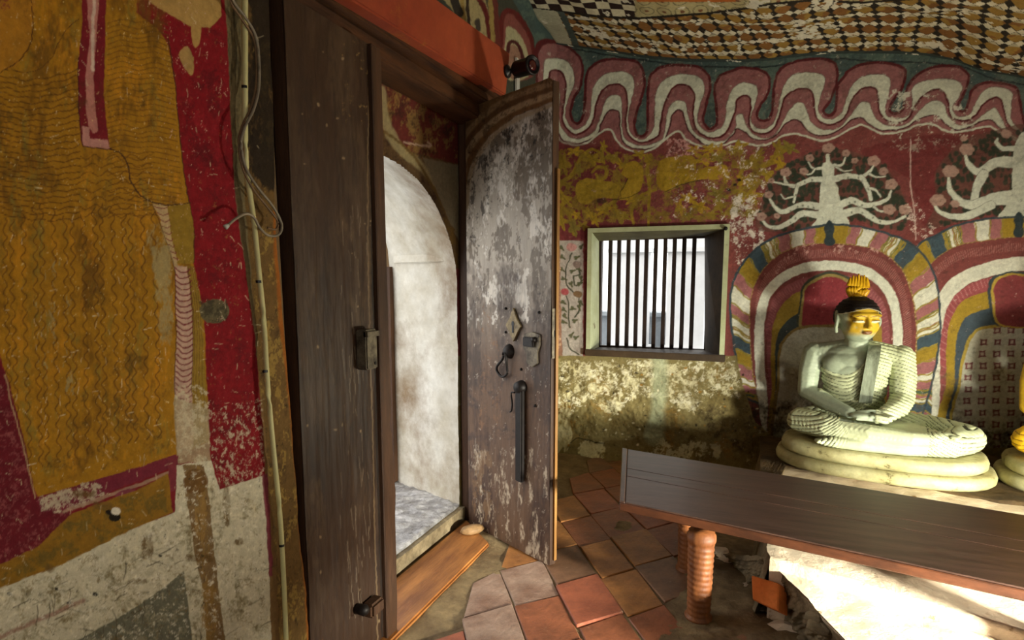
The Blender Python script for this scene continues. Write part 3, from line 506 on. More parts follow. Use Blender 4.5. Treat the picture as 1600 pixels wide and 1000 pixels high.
sr = random.Random(77)
for i in range(320):      # scratches and small losses in the paint beside the door
    x = sr.uniform(0, 410); y = sr.uniform(20, 990) if sr.random() < .4 else sr.uniform(480, 990); a_ = sr.choice([1.5, 1.3, 1.8, .1, -.3, .9]); L_ = sr.uniform(3, 14)
    A.stroke([(x, y), (x + L_ * math.cos(a_), y + L_ * math.sin(a_))], [.8, 1.7, .7], (218, 204, 168), sr.uniform(.4, .85), smooth=0)
for i in range(46):       # cracks and soot lines in the bare plaster
    x = sr.uniform(20, 415); y = sr.uniform(max(800, 960 - x * .6), 995); L_ = sr.uniform(10, 40); a_ = sr.choice([1.4, -.5, .2, -.6, 1.7])
    A.stroke([(x, y), (x + L_ * .5 * math.cos(a_) + 2, y + L_ * .5 * math.sin(a_)), (x + L_ * math.cos(a_), y + L_ * math.sin(a_) + 3)], [1.2, 1.9, .7], (64, 52, 32), sr.uniform(.4, .85), smooth=4)
for i in range(60):       # drips and flecks under the window and on the red field
    x = sr.uniform(870, 1190); y = sr.uniform(565, 700); A.blob(x, y, sr.uniform(.8, 2.6), sr.choice([(40, 32, 16), (212, 204, 170), (150, 110, 44)]), sr.uniform(.8, 2.2), .9)

# ---------------------------------------------------------------- materials
def mat(name, col=None, rough=0.7, attr=None, var=0.25, scale=6.0, bump=0.15, bscale=40.0, spec=0.3, metal=0.0, col2=None, stretch=None, dist=0.004, wearcol=None, wearamt=0.0, wscale=20, wsoft=0.05):
    m = bpy.data.materials.new(name); m.use_nodes = True; nt = m.node_tree; N = nt.nodes; L = nt.links
    b = N['Principled BSDF']; b.inputs['Roughness'].default_value = rough; b.inputs['Metallic'].default_value = metal
    b.inputs['Specular IOR Level'].default_value = spec
    tc = N.new('ShaderNodeTexCoord'); src = tc.outputs['Object']
    if stretch:
        mp = N.new('ShaderNodeMapping'); mp.inputs['Scale'].default_value = stretch; L.new(src, mp.inputs[0]); src = mp.outputs[0]
    n1 = N.new('ShaderNodeTexNoise'); n1.inputs['Scale'].default_value = scale; n1.inputs['Detail'].default_value = 8; n1.inputs['Roughness'].default_value = 0.65; L.new(src, n1.inputs['Vector'])
    if attr:
        a = N.new('ShaderNodeAttribute'); a.attribute_name = attr; base = a.outputs['Color']
    else:
        r = N.new('ShaderNodeMix'); r.data_type = 'RGBA'
        c1_ = list(lin(col)) + [1]; c2_ = list(lin(col2)) + [1] if col2 else [x * 0.55 for x in c1_[:3]] + [1]
        r.inputs[6].default_value = c1_; r.inputs[7].default_value = c2_
        cr = N.new('ShaderNodeMapRange'); cr.inputs[1].default_value = 0.35; cr.inputs[2].default_value = 0.65; L.new(n1.outputs[0], cr.inputs[0]); L.new(cr.outputs[0], r.inputs[0]); base = r.outputs[2]
    if wearcol:
        n3 = N.new('ShaderNodeTexNoise'); n3.inputs['Scale'].default_value = wscale; n3.inputs['Detail'].default_value = 10; n3.inputs['Roughness'].default_value = 0.7; L.new(src, n3.inputs['Vector'])
        mr = N.new('ShaderNodeMapRange'); mr.inputs[1].default_value = 1 - wearamt; mr.inputs[2].default_value = 1 - wearamt + wsoft; L.new(n3.outputs[0], mr.inputs[0])
        wm = N.new('ShaderNodeMix'); wm.data_type = 'RGBA'; L.new(mr.outputs[0], wm.inputs[0]); L.new(base, wm.inputs[6]); wm.inputs[7].default_value = list(lin(wearcol)) + [1]; base = wm.outputs[2]
    n2 = N.new('ShaderNodeTexNoise'); n2.inputs['Scale'].default_value = scale * 5.3; n2.inputs['Detail'].default_value = 8; n2.inputs['Roughness'].default_value = 0.75; L.new(src, n2.inputs['Vector'])
    mr = N.new('ShaderNodeMapRange'); mr.inputs[1].default_value = 0.3; mr.inputs[2].default_value = 0.7; mr.inputs[3].default_value = 1 - var; mr.inputs[4].default_value = 1 + var; L.new(n2.outputs[0], mr.inputs[0])
    vm = N.new('ShaderNodeVectorMath'); vm.operation = 'SCALE'; L.new(base, vm.inputs[0]); L.new(mr.outputs[0], vm.inputs['Scale'])
    L.new(vm.outputs[0], b.inputs['Base Color'])
    if bump:
        nb = N.new('ShaderNodeTexNoise'); nb.inputs['Scale'].default_value = bscale; nb.inputs['Detail'].default_value = 10; nb.inputs['Roughness'].default_value = 0.7; L.new(src, nb.inputs['Vector'])
        bp = N.new('ShaderNodeBump'); bp.inputs['Strength'].default_value = min(1, bump * 2.5); bp.inputs['Distance'].default_value = dist; L.new(nb.outputs[0], bp.inputs['Height']); L.new(bp.outputs[0], b.inputs['Normal'])
    return m
M_MURAL = mat('painted_plaster', attr='paint', var=0.24, scale=11, bump=0.34, bscale=34, rough=0.8, spec=0.2, dist=0.006)
M_DOORPAINT = mat('worn_door_wood', attr='paint', var=0.22, scale=6, stretch=(1, 1, 0.18), bump=0.2, bscale=60, rough=0.55, spec=0.35)
M_WHITEP = mat('lime_plaster', (214, 212, 204), 0.8, col2=(176, 168, 150), scale=3, var=0.10, bump=0.15, bscale=22, wearcol=(128, 108, 84), wearamt=0.56, wscale=1.6, wsoft=.22)
M_FRAME = mat('green_white_frame_paint', (176, 182, 148), 0.6, col2=(148, 150, 110), scale=4, var=0.10, bump=0.08, wearcol=(96, 84, 52), wearamt=0.36, wscale=7)
M_DARKWOOD = mat('dark_brown_wood', (78, 52, 34), 0.55, col2=(50, 32, 20), scale=3.5, stretch=(4, 4, 0.5), var=0.3, bump=0.2, bscale=50, wearcol=(120, 90, 56), wearamt=0.30, wscale=10)
M_LINTEL = mat('lintel_wood', (86, 52, 26), 0.6, col2=(46, 26, 14), scale=5, stretch=(4, .6, 4), var=0.3, bump=0.2)
M_BEAM = mat('orange_red_paint', (150, 68, 38), 0.65, col2=(128, 50, 30), scale=2.5, var=0.14, bump=0.1, wearcol=(150, 92, 34), wearamt=0.42, wscale=1.6)
M_REVT = mat('olive_reveal', (104, 98, 64), 0.7, col2=(72, 64, 38), scale=5, var=0.15, bump=0.1)  # top side of the window reveal, darker than the frame
M_REVR = mat('brown_reveal', (84, 68, 44), 0.7, col2=(50, 38, 22), scale=5, var=0.2, bump=0.1)  # right side of the window reveal, darker and browner than the frame
M_BARS = mat('window_bar_wood', (44, 26, 16), 0.6, col2=(26, 14, 10), scale=6, var=0.2, bump=0.1)
M_SILL = mat('window_sill_wood', (66, 50, 32), 0.6, scale=6, var=0.2, bump=0.2)
M_BENCH = mat('bench_varnished_wood', (84, 60, 50), 0.40, col2=(58, 40, 32), scale=5, stretch=(.7, 7, 2), var=0.22, bump=0.07, bscale=30, spec=0.5)
M_BENCHLEG = mat('reddish_turned_wood', (136, 82, 42), 0.55, col2=(84, 46, 22), scale=5, stretch=(3, 3, .8), var=0.25, bump=0.1)
M_APRON = mat('bench_apron_wood', (92, 52, 30), 0.5, col2=(58, 32, 18), scale=4, stretch=(.7, 4, 3), var=0.2, bump=0.1)
M_THRESH = mat('golden_threshold_wood', (170, 112, 58), 0.45, col2=(120, 72, 36), scale=4, stretch=(5, .7, 2), var=0.2, bump=0.15)
M_TILE = [mat('terracotta_%d' % i, c, 0.5, col2=c2_, scale=7, var=0.22, bump=0.3, bscale=28, spec=0.4, wearcol=(150, 126, 104), wearamt=0.37, wscale=9, dist=0.006) for i, (c, c2_) in enumerate(
    [((164, 92, 64), (126, 68, 48)), ((150, 88, 58), (116, 68, 44)), ((146, 98, 62), (110, 76, 46)), ((134, 96, 70), (104, 74, 54)), ((176, 118, 62), (130, 84, 44))])]
M_TILEG = mat('greyed_terracotta', (168, 142, 124), 0.4, col2=(122, 92, 76), scale=6, var=0.25, bump=0.35, bscale=24, dist=0.008)
M_MORTAR = mat('floor_mortar', (138, 118, 84), 0.75, col2=(98, 78, 52), scale=6, var=0.3, bump=0.5, bscale=25, dist=0.01)
M_PLAT = mat('platform_plaster', (222, 208, 180), 0.75, col2=(200, 176, 150), scale=3, var=0.15, bump=0.35, bscale=14, wearcol=(132, 100, 60), wearamt=0.37, wscale=6, dist=0.012)
M_SHADE = mat('shade_brown', (92, 72, 44), 0.85, col2=(60, 46, 28), scale=8, var=0.3, bump=0.6, bscale=16, dist=0.012)  # brown for the shade painted over the platform
M_ROCKY = mat('rough_rubble', (150, 134, 104), 0.8, col2=(92, 78, 56), scale=9, var=0.3, bump=0.8, bscale=16, dist=0.02)
M_STEP = mat('door_step_stone', (186, 184, 186), 0.32, col2=(120, 116, 114), scale=10, var=0.35, bump=1.0, bscale=26, spec=0.6, dist=0.02)
M_PIVOT = mat('tan_block', (158, 124, 84), 0.6, col2=(120, 92, 60), scale=20, var=.2, bump=.2)
M_BRICK = mat('orange_brick', (228, 134, 66), 0.8, col2=(206, 108, 48), scale=6, var=0.15, bump=0.2)
M_METAL = mat('old_iron', (124, 114, 96), 0.5, col2=(56, 48, 42), scale=20, var=0.25, bump=0.2, metal=0.4)
M_IRON = mat('black_iron', (34, 28, 26), 0.5, scale=20, var=0.2, bump=0.1, metal=0.3)
M_BLACK = mat('black_plastic', (20, 18, 20), 0.4, scale=20, var=0.1, bump=0)
M_LENS = mat('dark_red_lens', (70, 22, 24), 0.15, scale=20, var=0.05, bump=0, spec=0.7)
M_PIPE = mat('cream_plastic_pipe', (196, 190, 140), 0.5, col2=(176, 168, 118), scale=4, var=0.06, bump=0)
M_CABLE = mat('grey_cable', (138, 126, 108), 0.5, scale=10, var=0.1, bump=0)
M_CABLE2 = mat('tan_cable', (120, 92, 66), 0.5, scale=10, var=0.1, bump=0)
M_WHITE = mat('white_plastic', (206, 204, 196), 0.4, scale=10, var=0.04, bump=0)
M_SWITCH = mat('switch_plastic', (176, 170, 130), 0.4, scale=10, var=0.04, bump=0)
M_BODY = mat('statue_paint', attr='paint', var=0.12, scale=12, bump=0.12, bscale=60, rough=0.5, spec=0.4)
M_STONEB = mat('lotus_base_paint', (186, 182, 140), 0.6, col2=(150, 142, 98), scale=6, var=0.2, bump=0.25, bscale=30, wearcol=(96, 88, 56), wearamt=.40, wscale=12)
M_HAIR = mat('black_hair_paint', (24, 18, 18), 0.5, scale=20, var=0.2, bump=0.1)
M_HAIRRIM = mat('hairline_paint', (170, 158, 128), 0.6, scale=20, var=0.1, bump=0)
M_FLAME = mat('golden_flame_paint', (214, 168, 20), 0.4, col2=(180, 130, 16), scale=12, var=0.1, bump=0.1)
M_EXTW = mat('outer_whitewash', (226, 228, 228), 0.9, scale=2, var=0.04, bump=0, col2=(210, 212, 214))
M_EXTG = mat('outer_grey_wall', (150, 156, 160), 0.9, scale=3, var=0.08, bump=0, col2=(120, 126, 132))
M_SHELL = mat('cave_rock', (120, 96, 66), 0.9, scale=2, var=0.3, bump=0.5, bscale=5)
M_CEIL = mat('ceiling_paint', attr='paint', var=0.20, scale=9, bump=0.4, bscale=22, rough=0.8, spec=0.2, dist=0.008)
M_GOLDEDGE = mat('leaf_edge_wood', (150, 108, 54), 0.5, col2=(100, 66, 30), scale=8, stretch=(3, 3, .3), var=.2, bump=.1)

# ---------------------------------------------------------------- mesh helpers
def link(name, me, m=None, parent=None, smooth=False):
    o = bpy.data.objects.new(name, me); COL.objects.link(o)
    if m is not None and not me.materials: me.materials.append(m)
    if parent: o.parent = parent
    if smooth:
        me.polygons.foreach_set('use_smooth', [True] * len(me.polygons))
    return o
def tag(o, label=None, cat=None, group=None, kind=None):
    if label: o['label'] = label
    if cat: o['category'] = cat
    if group: o['group'] = group
    if kind: o['kind'] = kind
    return o
def empty(name, loc=(0, 0, 0), rz=0):
    o = bpy.data.objects.new(name, None); COL.objects.link(o); o.location = loc; o.rotation_euler = (0, 0, rz); o.empty_display_size = 0.05
    return o
def grid_mesh(name, P, colors=None, keep=None):
    """P: (n,m,3) array of points"""
    n, m = P.shape[:2]
    idx = np.arange(n * m).reshape(n, m)
    q = np.stack([idx[:-1, :-1], idx[1:, :-1], idx[1:, 1:], idx[:-1, 1:]], -1).reshape(-1, 4)
    if keep is not None: q = q[keep.reshape(-1)]
    me = bpy.data.meshes.new(name)
    me.vertices.add(n * m); me.vertices.foreach_set('co', P.reshape(-1).astype(np.float32))
    me.loops.add(q.size); me.loops.foreach_set('vertex_index', q.reshape(-1).astype(np.int32))
    me.polygons.add(len(q)); me.polygons.foreach_set('loop_start', (np.arange(len(q)) * 4).astype(np.int32))
    me.update(calc_edges=True)
    if colors is not None: paint(me, colors.reshape(-1, 3))
    me.polygons.foreach_set('use_smooth', np.ones(len(q), bool))
    return me
def paint(me, c):
    a = me.color_attributes.new('paint', 'FLOAT_COLOR', 'POINT')
    a.data.foreach_set('color', np.c_[c, np.ones(len(c))].astype(np.float32).reshape(-1))
class MB:
    def __init__(s): s.b = bmesh.new()
    def hexa(s, p):
        v = [s.b.verts.new(q) for q in p]
        for f in ((0, 3, 2, 1), (4, 5, 6, 7), (0, 1, 5, 4), (1, 2, 6, 5), (2, 3, 7, 6), (3, 0, 4, 7)): s.b.faces.new([v[i] for i in f])
        return s
    def box(s, x0, x1, y0, y1, z0, z1):
        return s.hexa([(x0, y0, z0), (x1, y0, z0), (x1, y1, z0), (x0, y1, z0), (x0, y0, z1), (x1, y0, z1), (x1, y1, z1), (x0, y1, z1)])
    def lathe(s, prof, cx=0, cy=0, n=20, axis='z'):
        rings = []
        for r, z in prof:
            ring = []
            for k in range(n):
                a = 2 * math.pi * k / n; c_, s_ = r * math.cos(a), r * math.sin(a)
                ring.append(s.b.verts.new((cx + c_, cy + s_, z) if axis == 'z' else ((z, cx + c_, cy + s_) if axis == 'x' else (cx + c_, z, cy + s_))))
            rings.append(ring)
        for a, b in zip(rings, rings[1:]):
            for k in range(n): s.b.faces.new((a[k], a[(k + 1) % n], b[(k + 1) % n], b[k]))
        s.b.faces.new(rings[0][::-1]); s.b.faces.new(rings[-1]); return s
    def tube(s, pts, r, n=8, smooth=5):
        P = spline(pts, smooth) if smooth and len(pts) > 2 else np.array(pts, float)
        R = np.interp(np.linspace(0, 1, len(P)), np.linspace(0, 1, len(np.atleast_1d(r))), np.atleast_1d(r))
        rings = []; up = Vector((0, 0, 1))
        for i, p in enumerate(P):
            t = Vector(P[min(i + 1, len(P) - 1)] - P[max(i - 1, 0)]).normalized()
            u = t.cross(up)
            if u.length < 0.05: u = t.cross(Vector((1, 0, 0)))
            u.normalize(); v = t.cross(u)
            rings.append([s.b.verts.new(Vector(p) + (u * math.cos(2 * math.pi * k / n) + v * math.sin(2 * math.pi * k / n)) * R[i]) for k in range(n)])
        for a, b in zip(rings, rings[1:]):
            for k in range(n): s.b.faces.new((a[k], a[(k + 1) % n], b[(k + 1) % n], b[k]))
        s.b.faces.new(rings[0][::-1]); s.b.faces.new(rings[-1]); return s
    def prism(s, poly, fn0, fn1):
        a = [s.b.verts.new(fn0(*p)) for p in poly]; b = [s.b.verts.new(fn1(*p)) for p in poly]; n = len(poly)
        s.b.faces.new(a[::-1]); s.b.faces.new(b)
        for k in range(n): s.b.faces.new((a[k], a[(k + 1) % n], b[(k + 1) % n], b[k]))
        return s
    def bevel(s, w, seg=2):
        bmesh.ops.bevel(s.b, geom=list(s.b.edges), offset=w, segments=seg, affect='EDGES', clamp_overlap=True); return s
    def rough(s, amp, sc, seed=0, cuts=0):
        if cuts: bmesh.ops.subdivide_edges(s.b, edges=list(s.b.edges), cuts=cuts, use_grid_fill=True)
        from mathutils import noise
        for v in s.b.verts: v.co += Vector(noise.noise_vector(v.co * sc + Vector((seed * 7.1, 0, 0)))) * amp
        return s
    def build(s, name, m, parent=None, smooth=False):
        bmesh.ops.recalc_face_normals(s.b, faces=list(s.b.faces))
        me = bpy.data.meshes.new(name); s.b.to_mesh(me); s.b.free()
        return link(name, me, m, parent, smooth)

# ================================================================ SETTING
YB = 4.15; XL = -1.10; XW = -1.36; XC = -1.31
def relief(u, v, amp, seed, sc=3.0): return (fbm(u * sc + 50, v * sc + 50, seed, 5) - 0.5) * amp

# -- back wall, with the window opening cut out
wx0, wx1, wz0, wz1 = -1.075, -0.160, 0.735, 1.598          # outer edge of the window frame
STEP = 0.0043
xs = np.arange(-1.33, 1.75, STEP); zs = np.arange(-0.02, 3.05, STEP)
XX, ZZ = np.meshgrid(xs, zs, indexing='ij')
YY = YB + relief(XX, ZZ, 0.05, 3, 2.0) + relief(XX, ZZ, 0.012, 9, 12)
low = np.clip((0.72 - ZZ) / 0.3, 0, 1); YY += low * relief(XX, ZZ, 0.07, 17, 7)
foot = np.clip((0.14 - ZZ) / 0.14, 0, 1); YY -= foot ** 1.5 * 0.10
d = np.maximum(np.maximum(wx0 - XX, XX - wx1), np.maximum(wz0 - ZZ, ZZ - wz1)); YY = YB + (YY - YB) * np.clip(d / 0.06, 0, 1)
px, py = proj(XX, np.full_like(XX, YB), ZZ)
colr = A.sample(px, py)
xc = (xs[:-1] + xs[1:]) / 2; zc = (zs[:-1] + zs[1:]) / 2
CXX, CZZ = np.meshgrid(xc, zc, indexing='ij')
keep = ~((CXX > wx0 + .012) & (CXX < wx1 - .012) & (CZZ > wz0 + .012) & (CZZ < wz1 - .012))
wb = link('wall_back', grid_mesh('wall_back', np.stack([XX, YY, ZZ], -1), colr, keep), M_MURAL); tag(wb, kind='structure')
# the rest of the cave shell, out of the picture
sh = MB(); sh.box(1.74, 4.3, 4.12, 4.5, -.05, 3.2); sh.build('wall_back_far', M_SHELL); tag(bpy.data.objects['wall_back_far'], kind='structure')
tag(MB().box(4.2, 4.4, -2.2, 4.4, -.05, 3.2).build('wall_right', M_SHELL), kind='structure')
tag(MB().box(-1.4, 4.4, -2.3, -2.1, -.05, 3.2).build('wall_front', M_SHELL), kind='structure')

# -- left wall: painted slab beside the door (its edge leans, as the plaster does)
zz = np.r_[np.arange(-0.02, .36, .008), np.arange(.36, 1.98, 0.0021), np.arange(1.98, 2.95, .01)]; uu = np.linspace(0, 1, 520)
edge = np.interp(zz, [p[2] for p in [at(0, XL, 487, 990), at(0, XL, 470, 800), at(0, XL, 455, 600), at(0, XL, 443, 450), at(0, XL, 434, 300), at(0, XL, 430, 150), at(0, XL, 425, 0)]],
                 [p[1] for p in [at(0, XL, 487, 990), at(0, XL, 470, 800), at(0, XL, 455, 600), at(0, XL, 443, 450), at(0, XL, 434, 300), at(0, XL, 430, 150), at(0, XL, 425, 0)]])
U, Z2 = np.meshgrid(uu, zz, indexing='ij'); Y2 = 0.42 + (edge[None, :] - 0.42) * U
X2 = XL + relief(Y2, Z2, 0.018, 23, 5) + relief(Y2, Z2, 0.005, 29, 25)
post = np.clip(1 - np.abs(U - (edge[None, :] * 0 + 0.86)) / 0.03, 0, 1); X2 += 0 * post
X2 = np.where(U > 0.985, X2 - ((U - .985) / .015) ** 2 * 0.03, X2)
px, py = proj(np.full_like(Y2, XL), Y2, Z2)
wl = link('wall_left', grid_mesh('wall_left', np.stack([X2, Y2, Z2], -1), A.sample(px, py)), M_MURAL); tag(wl, kind='structure')
s = MB(); e0 = float(edge[0]); e1 = float(edge[-1])
s.hexa([(-1.55, -2.2, -.05), (XL - .03, -2.2, -.05), (XL - .03, e0, -.05), (-1.55, e0, -.05), (-1.55, -2.2, 2.95), (XL - .03, -2.2, 2.95), (XL - .03, e1 - .005, 2.95), (-1.55, e1 - .005, 2.95)])
s.build('wall_left_core', M_SHELL); tag(bpy.data.objects['wall_left_core'], kind='structure')
tag(MB().box(-1.2, XL - .005, -2.2, 0.425, -.05, 3.1).build('wall_left_near', M_SHELL), kind='structure')
# beyond the door: painted corner wall, and the wall over the beam
def wallpatch(name, X, y0, y1, z0, z1, st, seed=31, kp=None):
    ys = np.arange(y0, y1, st); z_ = np.arange(z0, z1, st); a, b = np.meshgrid(ys, z_, indexing='ij')
    xx = X + relief(a, b, 0.02, seed, 4); qx, qy = proj(np.full_like(a, X), a, b)
    k_ = None
    if kp is not None:
        ac, bc = np.meshgrid((ys[:-1] + ys[1:]) / 2, (z_[:-1] + z_[1:]) / 2, indexing='ij'); k_ = kp(ac, bc)
    return tag(link(name, grid_mesh(name, np.stack([xx, a, b], -1), A.sample(qx, qy), k_), M_MURAL), kind='structure')
wallpatch('wall_left_far', XC, 2.80, 4.17, -0.02, 3.05, 0.008)
wallpatch('wall_left_upper', XC, 1.1, 2.81, 2.06, 3.05, 0.006)
tag(MB().box(-2.0, XC - .03, 2.98, 4.5, -.05, 3.2).box(-1.9, XC - .03, 1.15, 2.98, 2.12, 3.2).build('wall_left_back', M_SHELL), kind='structure')

# -- arched opening through the wall (door_1): white reveal splaying outward, stone floor
def ring(X, hw, zsp, zap, n=14):
    c = 2.05; P = [(X, c - hw, 0.0), (X, c - hw, zsp)]
    for k in range(1, n): a = math.pi * k / n; P.append((X, c - hw * math.cos(a), zsp + (zap - zsp) * math.sin(a)))
    P += [(X, c + hw, zsp), (X, c + hw, 0.0)]; return P
b = bmesh.new(); R0 = [b.verts.new(p) for p in ring(XW, .655, 1.2, 1.73)]; R1 = [b.verts.new(p) for p in ring(-1.88, .87, 1.25, 1.98)]
for i in range(len(R0) - 1): b.faces.new((R0[i], R0[i + 1], R1[i + 1], R1[i]))
bmesh.ops.subdivide_edges(b, edges=list(b.edges), cuts=5, use_grid_fill=True)
from mathutils import noise as mnoise
for v in b.verts:
    if v.co.x < XW - .01: v.co += Vector(mnoise.noise_vector(v.co * 6)) * 0.010
me = bpy.data.meshes.new('door_1'); b.to_mesh(me); b.free(); dr = link('door_1', me, M_WHITEP, None, True); tag(dr, kind='structure')
# ledge on the reveal
def onrev(X, off=0.0, z=0): t = (XW - X) / (XW + 1.88); y = 2.05 + .655 + t * .215; return (X + off * .38, y - off * .92, z)
lz0, lz1 = 1.335, 1.385
MB().hexa([onrev(-1.45, .0, lz0), onrev(-1.85, .0, lz0), onrev(-1.85, .03, lz0), onrev(-1.45, .03, lz0), onrev(-1.45, .0, lz1), onrev(-1.85, .0, lz1), onrev(-1.85, .03, lz1), onrev(-1.45, .03, lz1)]).bevel(.006).build('ledge', M_WHITEP, dr)
MB().box(-1.93, -1.86, 2.875, 2.945, 0.1, 1.32).build('outer_post', M_DARKWOOD, dr)
MB().box(-1.95, -1.92, 2.845, 2.865, 0.1, 1.95).build('outer_metal_strip', M_EXTG, dr)
# painted plaster round the arch
ys = np.arange(1.15, 2.80, 0.006); z_ = np.arange(-0.02, 2.12, 0.006); a, b_ = np.meshgrid(ys, z_, indexing='ij')
ac, bc = np.meshgrid((ys[:-1] + ys[1:]) / 2, (z_[:-1] + z_[1:]) / 2, indexing='ij')
hw = .655; inside = (np.abs(ac - 2.05) < hw - .004) & ((bc < 1.2) | (((ac - 2.05) / (hw - .004)) ** 2 + ((bc - 1.2) / .526) ** 2 < 1))
qx, qy = proj(np.full_like(a, XW), a, b_); xx = XW + relief(a, b_, .012, 37, 9) * 1.0
tag(link('door_1_plaster', grid_mesh('door_1_plaster', np.stack([xx, a, b_], -1), A.sample(qx, qy), ~inside), M_MURAL), kind='structure')
# wall mass outside, so that no light leaks round the reveal
tag(MB().box(-1.9, XW - .02, 2.94, 3.02, -.1, 2.2).box(-1.9, XW - .02, 1.05, 1.16, -.1, 2.2).build('trim_1', M_SHELL), kind='structure')
# step stone, riser
xs_ = np.arange(-2.6, -1.335, 0.012); ys_ = np.arange(1.18, 2.93, 0.012); a, b_ = np.meshgrid(xs_, ys_, indexing='ij')
hz = 0.10 + (fbm(a * 22 + 5, b_ * 22 + 5, 41, 4) - .5) * .035 + (fbm(a * 4, b_ * 4, 43, 3) - .5) * .04
hz = np.where(a > -1.36, -0.02, hz)
st = link('step_stone', grid_mesh('step_stone', np.stack([a, b_, hz], -1)), M_STEP); tag(st, 'rough grey stone doorstep glittering with daylight inside the arched doorway', 'doorstep')
MB().box(-1.372, -1.335, 1.16, 2.72, -.02, .088).rough(.006, 14, 3, 8).build('riser', M_ROCKY, st)
# wooden jambs, lintel mouldings
fr = empty('door_frame', (XW, 2.76, 0)); tag(fr, 'dark wooden frame of the arched doorway, jamb beside the open leaf and stepped lintel', 'door frame')
def inv(o, p): o.parent = p; o.matrix_parent_inverse = Matrix.Translation(-Vector(p.location)) if p.rotation_euler.z == 0 else p.matrix_basis.inverted()
def fpart(mb, name, m, p=fr):
    o = mb.build(name, m); o.parent = p; o.matrix_parent_inverse = (Matrix.Translation(p.location) @ Matrix.Rotation(p.rotation_euler.z, 4, 'Z')).inverted(); return o
fpart(MB().box(-1.355, -1.295, 2.715, 2.80, .0, 2.08).bevel(.006), 'jamb', M_DARKWOOD)
fpart(MB().box(-1.36, -1.18, 1.20, 1.255, .0, 2.05).bevel(.006), 'jamb', M_DARKWOOD)
fpart(MB().box(-1.35, -1.20, 1.18, 2.80, 1.985, 2.045).bevel(.008), 'lintel_moulding', M_LINTEL)
fpart(MB().box(-1.33, -1.155, 1.18, 2.80, 2.045, 2.085).bevel(.008), 'lintel_moulding', M_LINTEL)
fpart(MB().box(-1.36, -1.13, 1.16, 2.80, 2.085, 2.12).bevel(.006), 'lintel_moulding', M_LINTEL)
# orange beam over the door
Pb = [at(0, -1.115, 545, 0), at(0, -1.115, 785, 148), at(0, -1.115, 800, 88), at(0, -1.115, 680, 0)]
sl = (Pb[1][2] - Pb[0][2]) / (Pb[1][1] - Pb[0][1]); yb0, yb1 = 0.95, Pb[1][1] + .02; zb = lambda y: Pb[1][2] + (y - Pb[1][1]) * sl
hb = Pb[2][2] - zb(Pb[2][1])
s2 = (Pb[2][2] - Pb[3][2]) / (Pb[2][1] - Pb[3][1]); zt_ = lambda y: Pb[3][2] + (y - Pb[3][1]) * s2
bm_ = MB(); bm_.hexa([(-1.16, yb0, zb(yb0)), (-1.105, yb0, zb(yb0)), (-1.105, yb1, zb(yb1)), (-1.16, yb1, zb(yb1)), (-1.16, yb0, zt_(yb0)), (-1.105, yb0, zt_(yb0)), (-1.105, yb1 + .05, zt_(yb1 + .05)), (-1.16, yb1 + .05, zt_(yb1 + .05))]).bevel(.006)
beam = bm_.build('lintel_beam', M_BEAM); tag(beam, 'orange red painted beam running over the doorway', 'beam')
MB().hexa([(-1.30, yb0, zb(yb0) + .01), (-1.165, yb0, zb(yb0) + .01), (-1.165, yb1, zb(yb1) + .01), (-1.30, yb1, zb(yb1) + .01), (-1.30, yb0, zb(yb0) + .05), (-1.165, yb0, zb(yb0) + .05), (-1.165, yb1, zb(yb1) + .05), (-1.30, yb1, zb(yb1) + .05)]).build('backing_board', M_LINTEL, beam)
# threshold plank and pivot stone
p0 = at(2, .03, 765, 848); p1 = at(2, .03, 612, 1002)
MB_ = MB(); MB_.hexa([(-1.325, 1.25, -.01), (p1[0], 1.25, -.01), (p0[0], p0[1], -.01), (-1.32, 2.70, -.01), (-1.325, 1.25, .03), (p1[0], 1.25, .03), (p0[0], p0[1], .03), (-1.32, 2.70, .03)]).bevel(.008)
tag(MB_.build('threshold_plank', M_THRESH), 'worn golden brown wooden threshold plank on the floor under the doorway', 'threshold')
pv = MB(); pv.lathe([(.002, 0), (.045, .001), (.058, .02), (.05, .045), (.025, .058), (.002, .06)], 0, 0, 18); q = at(2, .03, 738, 832)
o = pv.build('pivot_stone', M_PIVOT, None, True); o.location = (q[0], q[1], .03); o.scale = (1.1, .62, .62); o.rotation_euler = (0, 0, .9); tag(o, 'small rounded tan pivot block at the foot of the open door leaf', 'pivot block')

# -- ceiling: painted rock, undulating, patterned
CBp = [(750, -60), (800, 0), (841, 59), (874, 71), (912, 76), (967, 84), (1022, 92), (1077, 96), (1160, 97), (1206, 95), (1234, 90), (1290, 84), (1347, 84), (1403, 84), (1445, 87), (1487, 95), (1530, 112), (1591, 122), (1700, 150)]
CB = [at(1, YB, x, y) for x, y in CBp[2:]]
cxs = np.array([-1.5] + [p[0] for p in CB] + [4.4]); czs = np.array([CB[0][2] + .03] + [p[2] for p in CB] + [2.1])
xs = np.r_[np.arange(-1.42, 1.75, 0.0058), np.arange(1.75, 4.4, .15)]; ys = np.r_[np.arange(-2.25, 2.9, .12), np.arange(2.9, 4.25, 0.0058)]
a, b_ = np.meshgrid(xs, ys, indexing='ij')
zed = np.interp(a, cxs, czs)
zflat = 2.62 + (a * -0.2)
far = np.clip((YB - b_) / 1.6, 0, 1)
ZC = zed * (1 - far) + (zflat + .05) * far + 0.03 * (YB - b_) + (fbm(a * 2 + 9, b_ * 2 + 3, 51, 4) - .5) * .10 * np.clip((YB - b_) / .4, 0, 1)
v = (YB - b_) / 0.112 + (fbm(a * 3, b_ * 3, 57, 3) - .5) * .8
u = a / 0.088 + .30 * v + (fbm(a * 3 + 7, b_ * 3, 58, 3) - .5) * .8
du = u - np.floor(u) - .5; dv = v - np.floor(v) - .5
f = (np.abs(du) * 2) ** 1.2 + (np.abs(dv) * 2) ** 1.2
